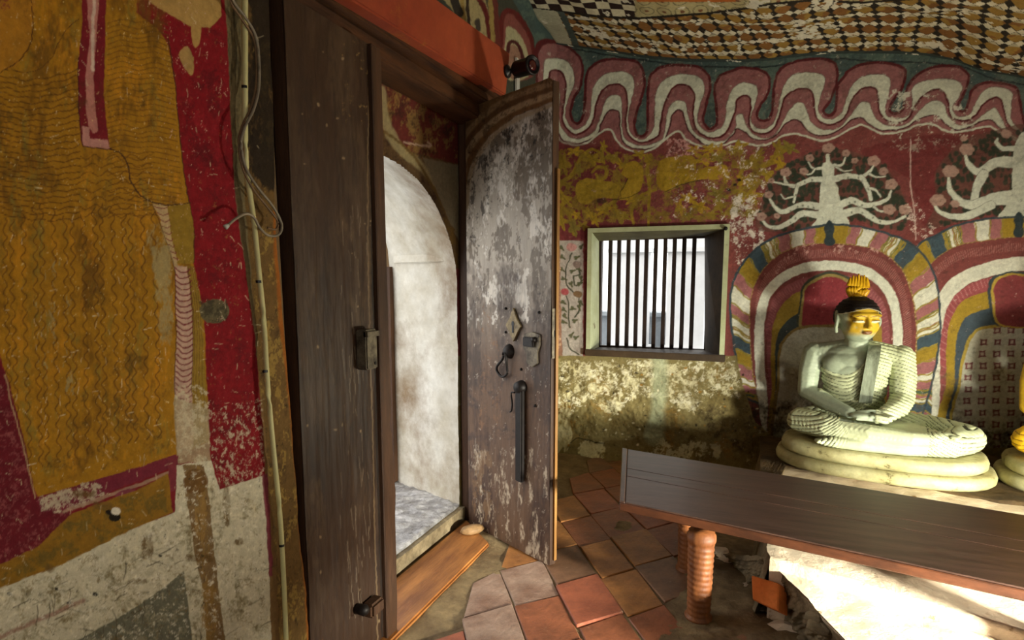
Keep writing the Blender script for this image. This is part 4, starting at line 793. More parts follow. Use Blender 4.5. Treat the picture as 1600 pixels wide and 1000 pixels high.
yc = np.array(lin((140, 110, 50))); yw = np.array(lin((196, 188, 160))); bk = np.array(lin((34, 28, 22))); wh = np.array(lin((198, 192, 170))); br_ = np.array(lin((120, 82, 40)))
nz = fbm(a * 9, b_ * 9, 61, 4)[..., None]
cell = np.where((np.floor(u * .5) + np.floor(v)) % 3 == 0, 1, 0)[..., None]
core = np.where(nz > .52, yc, br_); core = np.where(((dv > .22) & (f < .9) & (nz[..., 0] > .42))[..., None], yw * .7, core)
su = np.abs(np.abs(du) - .5); sv = np.abs(np.abs(dv) - .5)
star = np.where((su > sv * 1.0)[..., None], wh, bk)
CC = np.where((f < 0.93)[..., None], core, star); CC = np.where(((f > .86) & (f < .95))[..., None], bk * 2.2, CC)
qx, qy = proj(a, b_, ZC)
UB = np.interp(qx, [780, 813, 874, 929, 995, 1050, 1105, 1160, 1206, 1262, 1347, 1430, 1500], [0, 11, 18, 25, 29, 25, 21, 14, 6, 1, 4, -2, -30])
pre = (qy < UB)
chk = ((np.floor(a / .075) + np.floor(b_ / .06)) % 2)[..., None]
C_ch = np.where(chk > .5, np.array(lin((196, 190, 164))), np.array(lin((40, 26, 24))))
ru = (a / .095) % 1 - .5; rv = (b_ / .11) % 1 - .5; rr = np.hypot(ru, rv)[..., None]
C_ro = np.where(rr < .12, np.array(lin((110, 72, 48))), np.where((rr > .36) & (rr < .43), np.array(lin((110, 104, 76))), np.array(lin((168, 158, 118)))))
CC = np.where(pre[..., None], np.where((qx < 992)[..., None], C_ch, C_ro), CC)
CC = np.where((np.abs(qy - UB) < 1.8)[..., None], bk * .9, CC)
CC = np.where((pre & (qy < 3) & (qx > 995) & (qx < 1150))[..., None], np.array(lin((170, 96, 40))), CC)
pale = (qx < np.interp(qy, [15, 25, 65, 90], [868, 874, 892, 898])) & (~pre)
CC = np.where(pale[..., None], np.array(lin((160, 158, 136))), CC)
strip = (np.abs(qx - np.interp(qy, [15, 25, 65, 90], [874, 880, 898, 904])) < 5) & (~pre); CC = np.where(strip[..., None], np.array(lin((62, 72, 68))), CC)
edg = (b_ > YB - .035) ; CC = np.where(edg[..., None], np.array(lin((50, 60, 58))), CC)
wr = fbm(a * 14 + 3, b_ * 14 + 1, 71, 5); CC = np.where(((wr > .70) & (b_ > 3.3))[..., None], np.array(lin((204, 200, 182))), CC)
tag(link('ceiling', grid_mesh('ceiling', np.stack([a, b_, ZC], -1), CC), M_CEIL), kind='structure')

# -- floor: mortar bed and individual tiles
xs_ = np.arange(-1.40, 1.6, .012); ys_ = np.arange(1.2, 4.3, .012); a, b_ = np.meshgrid(xs_, ys_, indexing='ij')
hz = 0.0065 + (fbm(a * 7, b_ * 7, 81, 4) - .5) * .014
near = np.clip((a + 1.12) / -.0 if False else (-1.0 - a) / .10, 0, 1); hz += near * 0.010
rb = np.clip((a + .28) / .15, 0, 1) * np.clip((2.9 - b_) / .2, 0, 1) ; hz += rb * (0.012 + (fbm(a * 10, b_ * 10, 83, 5) - .5) * .05)
fl = link('floor', grid_mesh('floor', np.stack([a, b_, hz], -1)), M_MORTAR); tag(fl, kind='structure')
tag(MB().box(-1.4, 4.4, -2.3, 1.21, -.08, -.004).box(1.59, 4.4, 1.2, 4.4, -.08, -.004).build('floor_rest', M_MORTAR), kind='structure')
ud = np.array([math.cos(math.radians(-57.5)), math.sin(math.radians(-57.5))]); nd = np.array([-ud[1], ud[0]]); sk = math.tan(math.radians(17))
offs = [-.6, -.39, -.2, 0.02, .22, .419, .618, .819, .995, 1.207, 1.40, 1.60, 1.80, 2.0, 2.2, 2.4, 2.6, 2.8, 3.0, 3.2]
starts = [0.1, .2, .05, .12, -2.13, -2.168, -2.30, -2.322, -2.40, -2.46, -2.35, -2.5, -2.4, -2.52, -2.36, -2.5, -2.4, -2.3, -2.5, -2.4]
tr = random.Random(11); ntile = 0; tcache = {}
for ci in range(len(offs) - 1):
    n0, n1 = offs[ci] + .002, offs[ci + 1] - .002
    t0 = starts[ci]
    for k in range(-14, 14):
        ta = t0 + k * .302 + .002; tb = ta + .298
        c = ud * ((ta + tb) / 2) + nd * ((n0 + n1) / 2)
        if c[0] < -.98 or c[0] > 0.95 or c[1] < 1.55 or c[1] > 4.07: continue
        if c[0] > -.18 and c[1] < 3.35 and c[1] > 2.0: continue
        if c[0] > .05 and c[1] > 2.1: continue
        if c[0] < -1.0 + .02: continue
        pts = []
        for (t_, n_) in ((ta, n0), (tb, n0), (tb, n1), (ta, n1)):
            tt = t_ - (n_ - (n0 + n1) / 2) * sk * -1 * -1
            p = ud * tt + nd * n_; p = p + np.array([tr.uniform(-.006, .006), tr.uniform(-.006, .006)]); pts.append(np.array([max(p[0], -1.02), p[1]]))
        h = 0.013 + tr.uniform(-.003, .004); tl = [tr.uniform(-.003, .003) for _ in range(4)]
        cc = np.mean(pts, 0)
        m_ = MB().hexa([(*(p - cc), -.02) for p in pts] + [(*(p - cc), h + tl[i]) for i, p in enumerate(pts)]).bevel(.003, 1)
        ml = M_TILEG if (c[0] < -.72 and c[1] < 2.25 and tr.random() < .75) else tr.choice(M_TILE)
        if abs(c[0] + .58) < .08 and abs(c[1] - 2.6) < .1: ml = M_TILE[4]
        if c[0] > -.40 and c[1] < 3.2: ml = M_TILE[3] if tr.random() < .6 else M_TILE[1]
        o = m_.build('floor_tile', ml, fl); o.location = (cc[0], cc[1], 0); ntile += 1
print('tiles', ntile)
# brick set in the floor at the platform corner
q = [at(2, .03, *p) for p in ((1175, 898), (1220, 912), (1220, 958), (1178, 938))]
o = MB().hexa([(p[0], p[1], -.02) for p in q] + [(p[0], p[1], .034) for p in q]).bevel(.004, 1).build('brick', M_BRICK, fl)

# ---------------------------------------------------------------- barred window (window_1)
win = empty('window_1', (-.6, YB, .73)); tag(win, kind='structure')
YI = 4.40
OW = [(wx0, wz0), (wx1, wz0), (wx1, wz1), (wx0, wz1)]
IN = [at(1, YI, *p) for p in ((936, 542), (1101, 547), (1101, 369), (936, 377))]
def wpart(mb, name, m, par=None): o = mb.build(name, m); o.parent = par or win; o.matrix_parent_inverse = Matrix.Translation(win.location).inverted(); return o
mb = MB(); e = .030
o4 = [(wx0 - .0, wz0 - .0), (wx1, wz0), (wx1, wz1), (wx0, wz1)]; i4 = [(wx0 + e, wz0 + e * .8), (wx1 - e, wz0 + e * .8), (wx1 - e, wz1 - e), (wx0 + e, wz1 - e)]
for k in range(4):
    a_, b2 = o4[k], o4[(k + 1) % 4]; c_, d_ = i4[(k + 1) % 4], i4[k]
    mb.hexa([(a_[0], 4.12, a_[1]), (b2[0], 4.12, b2[1]), (c_[0], 4.118, c_[1]), (d_[0], 4.118, d_[1]), (a_[0], 4.17, a_[1]), (b2[0], 4.17, b2[1]), (c_[0], 4.17, c_[1]), (d_[0], 4.17, d_[1])])
wpart(mb, 'window_frame', M_FRAME)
wpart(MB().box(wx0 - .006, wx1 + .006, 4.105, 4.16, wz0 - .012, wz0 + e * 1.1).bevel(.004), 'window_sill_edge', M_SILL)
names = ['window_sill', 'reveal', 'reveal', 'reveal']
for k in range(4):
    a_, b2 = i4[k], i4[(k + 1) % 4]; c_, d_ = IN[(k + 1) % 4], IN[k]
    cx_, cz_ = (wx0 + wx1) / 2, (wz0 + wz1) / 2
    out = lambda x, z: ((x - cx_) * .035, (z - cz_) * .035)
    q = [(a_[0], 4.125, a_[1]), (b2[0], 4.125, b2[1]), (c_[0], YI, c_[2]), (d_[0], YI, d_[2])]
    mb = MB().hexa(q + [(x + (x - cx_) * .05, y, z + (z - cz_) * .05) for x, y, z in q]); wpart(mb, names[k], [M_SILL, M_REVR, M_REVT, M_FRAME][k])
# inner wooden frame and bars
x0, x1 = IN[0][0], IN[1][0]; z0, z1 = min(IN[0][2], IN[1][2]), max(IN[2][2], IN[3][2])
wpart(MB().box(x0 - .02, x0 + .008, YI, YI + .05, z0 - .02, z1 + .02).box(x1 - .006, x1 + .03, YI, YI + .05, z0 - .02, z1 + .02).box(x0, x1, YI, YI + .05, z1 - .012, z1 + .03).box(x0, x1, YI, YI + .05, z0 - .03, z0 + .012), 'inner_frame', M_BARS)
for bx in (952.5, 966, 980.5, 994.5, 1008.5, 1023, 1037.5, 1052, 1067, 1082.5):
    X_, _, _ = at(1, YI + .01, bx, 450)
    wpart(MB().box(X_ - .0135, X_ + .0135, YI + .005, YI + .028, z0 - .01, z1 + .01).bevel(.002, 1), 'window_bar', M_BARS)
# outside wall thickness round the window
tag(MB().box(-2.0, x0 - .05, 4.41, 4.6, .0, 2.6).box(x1 + .06, 2.5, 4.41, 4.6, .0, 2.6).box(x0 - .05, x1 + .06, 4.41, 4.6, z1 + .03, 2.6).box(x0 - .05, x1 + .06, 4.41, 4.6, .0, z0 - .04).build('trim_2', M_SHELL), kind='structure')
# switch plate on the right reveal
p = at(1, 4.27, 1118, 524); sw = MB().box(-.03, .03, -.008, .008, -.045, .045).bevel(.004).build('switch_plate', M_SWITCH); sw.location = (p[0] - .012, p[1], p[2]); sw.rotation_euler = (0, 0, math.radians(118))
tag(sw, 'small pale electrical switch plate inside the right side of the barred window', 'switch')
MB().box(-.008, .008, -.013, -.006, -.012, .012).build('rocker', M_WHITE, sw)
nl = MB().lathe([(.002, 0), (.012, 0), (.012, .02), (.006, .028)], 0, 0, 10, 'y').build('wall_knob', M_IRON, None, True); p = at(1, 4.11, 1134, 357); nl.location = (p[0], 4.095, p[2]); tag(nl, 'small dark knob at the upper right corner of the window frame', 'knob')

# ---------------------------------------------------------------- outside, seen through the window and the doorway
tag(MB().box(-12, 3, 4.6, 16, -.3, -.02).box(-12, -1.9, -3, 4.6, -.3, .02).build('ground', M_EXTG), kind='structure')
g = MB(); z_ = at(1, 7.5, 1000, 494)[2]; g.box(-4.5, 1.2, 7.5, 7.7, -.1, z_).box(-4.5, 1.2, 7.42, 7.78, z_, z_ + .05)
tag(g.build('courtyard_wall', M_EXTG), 'low grey courtyard wall outside, seen between the window bars', 'wall')
for pxx in (985, 1072):
    p = at(1, 7.0, pxx, 480); o = MB().box(-.20, .20, -.12, .12, -.1, 2.9).box(-.24, .24, -.16, .16, 2.35, 2.42).box(-.24, .24, -.16, .16, 1.55, 1.60).box(-.25, .25, -.17, .17, -.1, .5).build('pillar', M_EXTW); o.location = (p[0], 7.0, 0)
    tag(o, 'white square pillar outside behind the %s half of the barred window' % ('left' if pxx < 1000 else 'right'), 'pillar', 'pillars outside the window')

# ---------------------------------------------------------------- door leaves
D = Canvas(400, -60, 900, 1120, 2, (52, 33, 19))
D.wear([(400, -60), (620, -60), (640, 1120), (400, 1120)], (72, 54, 38), .5, 40, 201, .8, stretch=4, soft=.25)
D.wear([(400, -60), (620, -60), (640, 1120), (400, 1120)], (38, 24, 16), .48, 18, 202, .8, stretch=5, soft=.2)
D.wear([(400, 300), (620, 300), (640, 900), (400, 900)], (82, 62, 42), .40, 22, 203, .6, stretch=4, soft=.15)
D.wear([(530, 60), (600, 60), (600, 200), (530, 200)], (140, 112, 66), .32, 6, 204, .9)
LS = random.Random(8)
for i in range(60):
    x = LS.choice([540, 552, 560, 570]) + LS.uniform(-9, 9); y = LS.uniform(300, 960); L_ = LS.uniform(6, 50)
    D.stroke([(x, y), (x + L_ * .06 + LS.uniform(-2, 2), y + L_)], [.6, 1.5, .5], (156, 138, 116), LS.uniform(.3, .8), smooth=0)
for i in range(26):
    x = LS.uniform(470, 600); y = LS.uniform(60, 980); D.blob(x, y, LS.uniform(.8, 2.4), (140, 118, 88), LS.uniform(.8, 3), .8)
for i in range(8): D.stroke([(563 + i, 480 + 70 * (i % 4)), (568 + i, 560 + 70 * (i % 4))], 1.3, (30, 22, 18), .7, smooth=0)
D.stroke([(577, 80), (574, 300), (577, 500), (590, 1000)], 2.0, (118, 96, 70), .7, smooth=3); D.stroke([(582, 80), (580, 300), (583, 500), (597, 1000)], 3, (26, 18, 12), .8, smooth=3)
# open leaf
RL = [(700, 60), (900, 60), (900, 950), (700, 950)]
D.fill(RL, (98, 74, 56)); D.wear(RL, (60, 42, 36), .5, 26, 211, .85, stretch=4, soft=.2)
GA = [(722, 320), (732, 258), (762, 210), (806, 178), (862, 158), (900, 150), (900, 500), (720, 520)]
D.fill([(722, 320), (732, 258), (762, 210), (806, 178), (862, 158), (900, 150), (900, 400), (720, 400)], (168, 158, 144), .95)
for k in range(40): D.fill([(718, 400 + k * 4.5), (900, 400 + k * 4.5), (900, 404.5 + k * 4.5), (718, 404.5 + k * 4.5)], (168, 158, 144), .95 * (1 - k / 40) ** 1.3); D.wear(GA, (112, 100, 86), .47, 22, 212, .85, stretch=3, soft=.15); D.wear(GA, (206, 198, 186), .42, 12, 213, .7, stretch=3, soft=.12)
D.wear([(740, 190), (860, 170), (860, 240), (760, 290)], (34, 28, 24), .42, 6, 214, .9, stretch=2.2); D.wear([(725, 240), (780, 230), (770, 360), (730, 400)], (52, 44, 38), .44, 8, 215, .8, stretch=3)
D.wear(GA, (30, 24, 22), .30, 5, 216, .9, stretch=2.5)
D.wear([(715, 400), (900, 400), (900, 620), (715, 620)], (64, 50, 42), .58, 26, 217, .85, stretch=3, soft=.25)
D.wear([(745, 470), (790, 470), (790, 680), (745, 680)], (122, 88, 60), .42, 11, 218, .7, stretch=1.6); D.wear([(715, 560), (900, 560), (900, 700), (715, 700)], (54, 42, 40), .5, 24, 219, .7, soft=.2)
LO = [(735, 690), (858, 700), (858, 900), (740, 840)]
D.wear(LO, (190, 174, 150), .42, 6, 220, .85, stretch=5, soft=.1); D.wear([(735, 700), (770, 700), (770, 830), (735, 800)], (120, 92, 64), .5, 9, 221, .7, stretch=3)
D.wear([(715, 60), (900, 60), (900, 880), (715, 880)], (190, 178, 160), .29, 4, 222, .8, stretch=2)
D.fill([(700, 60), (900, 60), (900, 150), (860, 160), (806, 182), (764, 214), (734, 262), (722, 330), (700, 330)], (112, 84, 52))
for k, (c_, w_) in enumerate([((150, 122, 88), 9), ((96, 66, 40), 9), ((168, 142, 108), 9), ((112, 78, 46), 7), ((160, 140, 112), 6)]):
    o_ = 26 - k * 7.5
    D.stroke([(720 + 6 - o_ * .5, 320 - o_), (733 - o_ * .9, 262 - o_ * .8), (764 - o_ * .6, 213 - o_), (806 - o_ * .4, 182 - o_ * 1.05), (862, 160 - o_ * 1.1), (900, 148 - o_ * 1.1)], w_, c_, .85, soft=2.5)
D.wear([(715, 100), (900, 80), (900, 160), (806, 182), (764, 214), (722, 330)], (84, 60, 38), .46, 9, 223, .8, soft=.15); D.wear([(715, 100), (900, 80), (900, 200), (722, 330)], (60, 44, 30), .36, 5, 224, .8)
for i in range(120):
    x = LS.uniform(725, 856); y = LS.choice([LS.uniform(250, 520), LS.uniform(660, 860)]); L_ = LS.uniform(5, 26)
    D.stroke([(x, y), (x + LS.uniform(-1, 1), y + L_)], [.4, 1.3, .4], LS.choice([(190, 180, 164), (40, 32, 28)]), LS.uniform(.3, .7), smooth=0)
D.stroke([(728, 430), (731, 600), (737, 800)], 1.2, (40, 28, 24), .6)

hg = np.array(at(2, 0, 733, 823)[:2]); fe = np.array(at(2, 0, 858, 890)[:2]); ev = (fe - hg); LW_ = float(np.hypot(*ev)); ev /= LW_; nv = np.array([ev[1], -ev[0]])   # nv points away from us when negative
if nv @ (-hg) < 0: nv = -nv
LH = 2.025
rl = empty('door_leaf', (hg[0], hg[1], 0.018), math.atan2(ev[1], ev[0])); tag(rl, 'tall dark wooden door leaf standing open, pale worn paint arcs and iron lock', 'door')
# local frame: x along the leaf, -y towards us
us = np.arange(0, LW_ + .001, LW_ / 150); vs = np.linspace(0, LH, 500); a, b_ = np.meshgrid(us, vs, indexing='ij')
top = np.where(a > LW_ - .03, LH - ((a - (LW_ - .03)) / .03) ** 2 * .012, LH); b2_ = b_ * top / LH
wx_ = hg[0] + ev[0] * a; wy_ = hg[1] + ev[1] * a; qx, qy = proj(wx_, wy_, b2_ + .018)
rel = (fbm(a * 30, b_ * 5, 91, 4) - .5) * .005
f1 = link('front_face', grid_mesh('front_face', np.stack([a, rel - .001, b2_], -1), D.sample(qx, qy)), M_DOORPAINT, rl)
MB().hexa([(0, .003, 0), (LW_ - .001, .003, 0), (LW_ - .001, .036, 0), (0, .036, 0), (0, .003, LH - .003), (LW_ - .001, .003, LH - .012), (LW_ - .001, .036, LH - .012), (0, .036, LH - .003)]).build('back_board', M_DARKWOOD, rl)
MB().box(LW_ - .002, LW_ + .010, .020, .034, .02, LH - .35).build('edge_strip', M_GOLDEDGE, rl)
def onleaf(px_, py_):
    d = FW + (px_ - CX) / F * RT - (py_ - CY) / F * UP
    n3 = np.array([nv[0], nv[1], 0]); t = (n3 @ (np.array([hg[0], hg[1], 0]) - ORG)) / (n3 @ d); p = ORG + t * d
    return float((p[:2] - hg) @ ev), float(p[2] - .018)
def Y0(d0, d1): return (lambda x, z: (x, d0, z)), (lambda x, z: (x, d1, z))
# key plate
M_KEYP = mat('tarnished_brass', (150, 132, 96), 0.5, col2=(84, 72, 52), scale=26, var=.25, bump=.15, metal=.2)
kx, kz = onleaf(805, 510)
f0, f1_ = Y0(-.003, -.013)
kp = MB().prism([(kx + x, kz + z) for x, z in [(0, .082), (.012, .06), (.020, .040), (.052, .004), (.030, -.022), (.012, -.050), (0, -.066), (-.012, -.050), (-.030, -.022), (-.052, .004), (-.020, .040), (-.012, .06)]], f0, f1_).build('key_plate', M_KEYP, rl)
f0, f1_ = Y0(-.0125, -.0145)
MB().prism([(kx + .009 * math.cos(t), kz + .012 + .012 * math.sin(t)) for t in np.linspace(-.9, 4.04, 12)] + [(kx - .006, kz - .028), (kx + .006, kz - .028)], f0, f1_).build('keyhole', M_BLACK, kp)
# ring pull
rx, rz = onleaf(795, 550)
rp = MB().lathe([(.002, -.03), (.016, -.028), (.030, -.012), (.034, -.002), (.034, 0)], rx + .008, rz + .004, 16, 'y').build('pull_boss', M_IRON, rl, True)
cxr, czr = onleaf(789, 570)
MB().tube([(rx - .006, -.028, rz), (rx - .012, -.026, rz - .03), (cxr - .036, -.018, czr - .010), (cxr - .034, -.016, czr - .036), (cxr, -.016, czr - .054), (cxr + .034, -.016, czr - .036), (cxr + .036, -.018, czr - .008), (rx + .014, -.026, rz - .03), (rx + .006, -.028, rz)], .0058, 8, 5).build('ring', M_IRON, rp, True)
# latch plate, torn metal
lx, lz = onleaf(832, 537)
f0, f1_ = Y0(-.002, -.012)
lp = MB().prism([(lx + x, lz + z) for x, z in [(-.045, .04), (.01, .052), (.055, .045), (.058, 0), (.04, -.035), (.045, -.08), (.01, -.10), (-.03, -.085), (-.022, -.05), (-.05, -.02)]], f0, f1_).bevel(.002, 1).build('latch_plate', M_METAL, rl)
MB().box(lx - .035, lx + .03, -.028, -.012, lz - .012, lz + .03).bevel(.004).build('latch_box', M_IRON, lp)
MB().lathe([(.001, -.030), (.011, -.028), (.013, -.012)], lx + .03, lz + .02, 10, 'y').build('screw', M_IRON, lp, True)
# hanging bolt bar with hook
bx_, bz_ = onleaf(817, 606); _, bz1 = onleaf(819, 752)
hb_ = MB().box(bx_ - .022, bx_ + .024, -.030, -.006, bz1, bz_).bevel(.006).build('hanging_bar', M_IRON, rl)
MB().lathe([(.002, -.040), (.024, -.036), (.030, -.012), (.030, -.002)], bx_, bz_ + .005, 14, 'y').build('pivot', M_IRON, hb_, True)
hx, hz_ = onleaf(805, 615)
MB().tube([(hx + .02, -.02, hz_ + .01), (hx - .004, -.02, hz_ + .004), (hx, -.018, hz_ - .04), (hx - .006, -.016, hz_ - .075), (hx - .02, -.014, hz_ - .085)], .004, 7).build('hook', M_IRON, hb_, True)
for n_ in ((791, 482), (843, 488), (791, 519), (815, 577), (837, 634)):
    nx_, nz_ = onleaf(*n_); MB().lathe([(.001, -.009), (.005, -.008), (.007, -.001)], nx_, nz_, 8, 'y').build('nail', M_IRON, rl, True)
z0_, z1_ = onleaf(858, 560)[1], onleaf(858, 482)[1]
ep = MB().box(LW_ - .001, LW_ + .003, .004, .036, z0_, z1_).build('edge_plate', M_METAL, rl)
MB().box(LW_ + .002, LW_ + .0036, .014, .024, (z0_ + z1_) / 2 - .014, (z0_ + z1_) / 2 + .014).build('bolt_slot', M_BLACK, ep)

# closed leaf on the left
ya, yb_ = 1.295, 1.70; zt = 1.965; XF = -1.13
ll = empty('door_leaf', (XF, ya, .035)); tag(ll, 'dark brown wooden door leaf nearest the photographer, closed, beside the cream conduit', 'door')
us = np.linspace(0, .385, 130); vs = np.linspace(0, zt - .035, 620); a, b_ = np.meshgrid(us, vs, indexing='ij')
lean = (b_ / 1.93 - .6) * -.02
qx, qy = proj(np.full_like(a, XF), a + ya + lean * 0, b_ + .035)
link('front_face', grid_mesh('front_face', np.stack([(fbm(a * 40, b_ * 5, 95, 4) - .5) * .006, a, b_], -1), D.sample(qx, qy)), M_DOORPAINT, ll)
MB().box(-.045, -.004, 0, .385, 0, zt - .037).build('back_board', M_DARKWOOD, ll)
# meeting stile with its chewed edge
prof = [(.985, 0), (1.0, .1), (1.0, .42), (1.025, .455), (1.03, .50), (1.0, .54), (1.005, .60), (.995, .70), (.955, .735), (.99, .76), (.995, .80), (.985, 1.0), (.985, 1.9)]
yy0 = .375; ye = [(yy0 - .0, z) for _, z in prof]
poly = [(.360, -.03), (.360, zt - .035), (.404, zt - .035)] + [(.418 * w_ + .008 * max(0, 1 - z / 1.2), z) for w_, z in prof[::-1]] + [(.422, -.03)]
MB().prism(poly, lambda y, z: (-.035, y, z), lambda y, z: (.016, y, z)).bevel(.003, 1).build('meeting_stile', M_DARKWOOD, ll)
p = at(0, XF, 565, 545); lk = MB().box(.0, .040, p[1] - ya - .030, p[1] - ya + .028, p[2] - .035 - .062, p[2] - .035 + .062).bevel(.004).build('lock_box', M_METAL, ll)
MB().box(.03, .045, p[1] - ya - .030, p[1] - ya + .034, p[2] - .035 + .040, p[2] - .035 + .056).build('lock_flange', M_METAL, lk)
for dz in (-.045, .045): MB().lathe([(.005, .040), (.005, .0425), (.001, .043)], p[1] - ya + .012, p[2] - .035 + dz, 8, 'x').build('screw', M_BLACK, lk)
p = at(0, XF, 574, 945); MB().box(-.0, .045, p[1] - ya - .035, p[1] - ya + .035, p[2] - .06, p[2] - .012).bevel(.008).build('wooden_block', M_DARKWOOD, ll)
p = at(0, XF, 556, 948); MB().lathe([(.003, .0), (.016, .005), (.018, .035), (.010, .045), (.001, .046)], p[1] - ya, p[2] - .04, 12, 'x').build('knob', M_IRON, ll, True)
fpart(MB().box(-1.36, -1.19, 1.17, 1.33, .0, 2.0).bevel(.006), 'jamb', M_DARKWOOD)

# ---------------------------------------------------------------- conduit, cables, surveillance camera
def onx(pts, X): return [at(0, X, *p) for p in pts]
cp = MB().tube(onx([(385, -60), (383, 0), (383, 80), (383, 150), (384, 250), (390, 300), (397, 350), (405, 430), (412, 500), (418, 600), (427, 700), (437, 800), (443, 900), (447, 1000), (449, 1080)], -1.078), .0062, 12, 6).build('conduit', M_PIPE, None, True)
tag(cp, 'cream plastic conduit running down the wall beside the closed door leaf', 'conduit')
for q in ((382, 136), (404, 440), (414, 580), (440, 852)):
    p = at(0, -1.078, *q); MB().lathe([(.0066, p[2] - .003), (.0066, p[2] + .003)], p[0], p[1], 12).build('clip', M_BLACK, cp)
CP = [(352, -30), (366, 4), (384, 28), (400, 58), (405, 100), (404, 140), (396, 172), (382, 200), (377, 226), (384, 262), (402, 292), (426, 322), (440, 350), (436, 366), (420, 368), (406, 356), (397, 340), (384, 334), (368, 342), (356, 352)]
cb = MB().tube(onx(CP, -1.062), .0032, 7, 6).build('cable', M_CABLE, None, True); tag(cb, 'grey cable looping down over the conduit, its free end on the red paint', 'cable')
MB().tube(onx([(356, 352), (352, 355)], -1.062), [.0045, .006], 7, 0).build('frayed_end', M_WHITE, cb, True)
CP2 = [(350, -30), (362, 6), (378, 30), (397, 62), (401, 104), (399, 140), (392, 168), (379, 196), (373, 224), (379, 262), (396, 296), (418, 324), (434, 346), (431, 358), (418, 356)]
cb2 = MB().tube(onx(CP2, -1.068), .0026, 7, 6).build('cable', M_CABLE2, None, True); tag(cb2, 'thinner tan cable hanging in a loop just inside the grey one', 'cable')
cc_ = empty('surveillance_camera', at(0, -1.10, 792, 112)); tag(cc_, 'small black bullet surveillance camera on the end of the orange beam', 'camera')
dirc = Vector((.86, -.42, .0)).normalized()
c0 = Vector(at(0, -1.10, 792, 112)); c2v = Vector(at(1, c0.y - .03, 835, 112))
def rot_l(mb, name, m, p0, dv, par):
    o = mb.build(name, m, None, True); o.parent = par
    o.matrix_local = Matrix.Translation(p0 - Vector(par.location)) @ dv.to_track_quat('Z', 'Y').to_matrix().to_4x4(); return o
rot_l(MB().lathe([(.001, -.004), (.026, -.004), (.030, .004), (.024, .012), (.011, .016), (.009, .05), (.001, .052)], 0, 0, 18), 'bracket', M_BLACK, c0, Vector((1, -.1, 0)), cc_)
bd = rot_l(MB().lathe([(.001, -.055), (.030, -.055), (.037, -.044), (.037, .045), (.042, .047), (.042, .060), (.034, .062), (.034, .056), (.001, .056)], 0, 0, 22), 'camera_body', M_BLACK, Vector((c0.x + .088, c0.y - .012, c0.z + .004)), Vector((.90, -.44, -.05)), cc_)
ln = MB().lathe([(.001, .055), (.022, .055), (.024, .0575), (.014, .0595), (.001, .060)], 0, 0, 20).build('lens', M_LENS, None, True); ln.parent = bd
MB().tube([(0, 0, 0), (0, -.03, -.02), (0, -.035, -.06)], .003, 6).build('lead', M_BLACK, None, True).parent = bd
p = at(0, XC + .02, 809, 118); o = MB().box(0, .012, -.022, .022, -.11, .09).build('trunking', M_WHITE); o.location = (XC + .012, p[1], p[2]); tag(o, 'short white plastic trunking on the wall behind the surveillance camera', 'trunking')

# ---------------------------------------------------------------- platform for the statues
pf = empty('stone_platform', (.6, 3.2, 0)); tag(pf, 'low plastered stone platform carrying the seated statues along the painted wall', 'platform')
def ppart(o): o.parent = pf; o.matrix_parent_inverse = Matrix.Translation(pf.location).inverted(); return o
FE = [at(2, .25, *p) for p in ((1205, 872), (1360, 920), (1592, 985))]
k_ = (FE[2][1] - FE[0][1]) / (FE[2][0] - FE[0][0]); fy = lambda x: FE[0][1] + (x - FE[0][0]) * k_
def slab(xr, yr, zf, lo, st_=.02):
    xs_ = np.linspace(*xr); vs_ = np.linspace(*yr); a, v_ = np.meshgrid(xs_, vs_, indexing='ij'); return a, v_
a, v_ = np.meshgrid(np.linspace(.095, 3.9, 260), np.linspace(-.06, 1, 150), indexing='ij')
vv = np.clip(v_, 0, 1); yy = fy(a) + (4.11 - fy(a)) * vv + (fbm(a * 9, v_ * 0, 301, 4) - .5) * .025 * (v_ <= .02)
zz_ = np.where(v_ < 0, .25 + v_ / .06 * .27, .25) + (fbm(a * 6, yy * 6, 303, 4) - .5) * .014
al = .095 + (a - .095); sidef = (a < .10)
me = grid_mesh('platform_top', np.stack([al + (fbm(yy * 8, a * 0 + 2, 305, 4) - .5) * .03 * (a < .2), yy, zz_], -1)); ppart(link('platform_top', me, M_PLAT))
# left side of the platform
a, v_ = np.meshgrid(np.linspace(fy(.1), 4.11, 160), np.linspace(0, 1, 24), indexing='ij')
xx = .098 - (1 - v_) * .05 - (1 - np.abs(v_ * 2 - 1)) * .0 + (fbm(a * 8, a * 0 + 2, 305, 4) - .5) * .03 * v_ + (fbm(a * 9, v_ * 2, 307, 4) - .5) * .04 * (1 - v_)
ppart(link('platform_side', grid_mesh('platform_side', np.stack([xx, a, v_ * .251 - .01], -1)), M_ROCKY))
# brown sheet standing in for shade on the platform's back and left end
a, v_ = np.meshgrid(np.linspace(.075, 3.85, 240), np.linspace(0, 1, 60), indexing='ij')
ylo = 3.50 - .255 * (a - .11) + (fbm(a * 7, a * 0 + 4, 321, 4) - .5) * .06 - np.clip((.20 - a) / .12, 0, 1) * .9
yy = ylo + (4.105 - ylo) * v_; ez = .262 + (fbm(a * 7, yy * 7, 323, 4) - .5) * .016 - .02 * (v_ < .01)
ppart(link('shade_sheet', grid_mesh('shade_sheet', np.stack([a, yy, ez], -1)), M_SHADE))
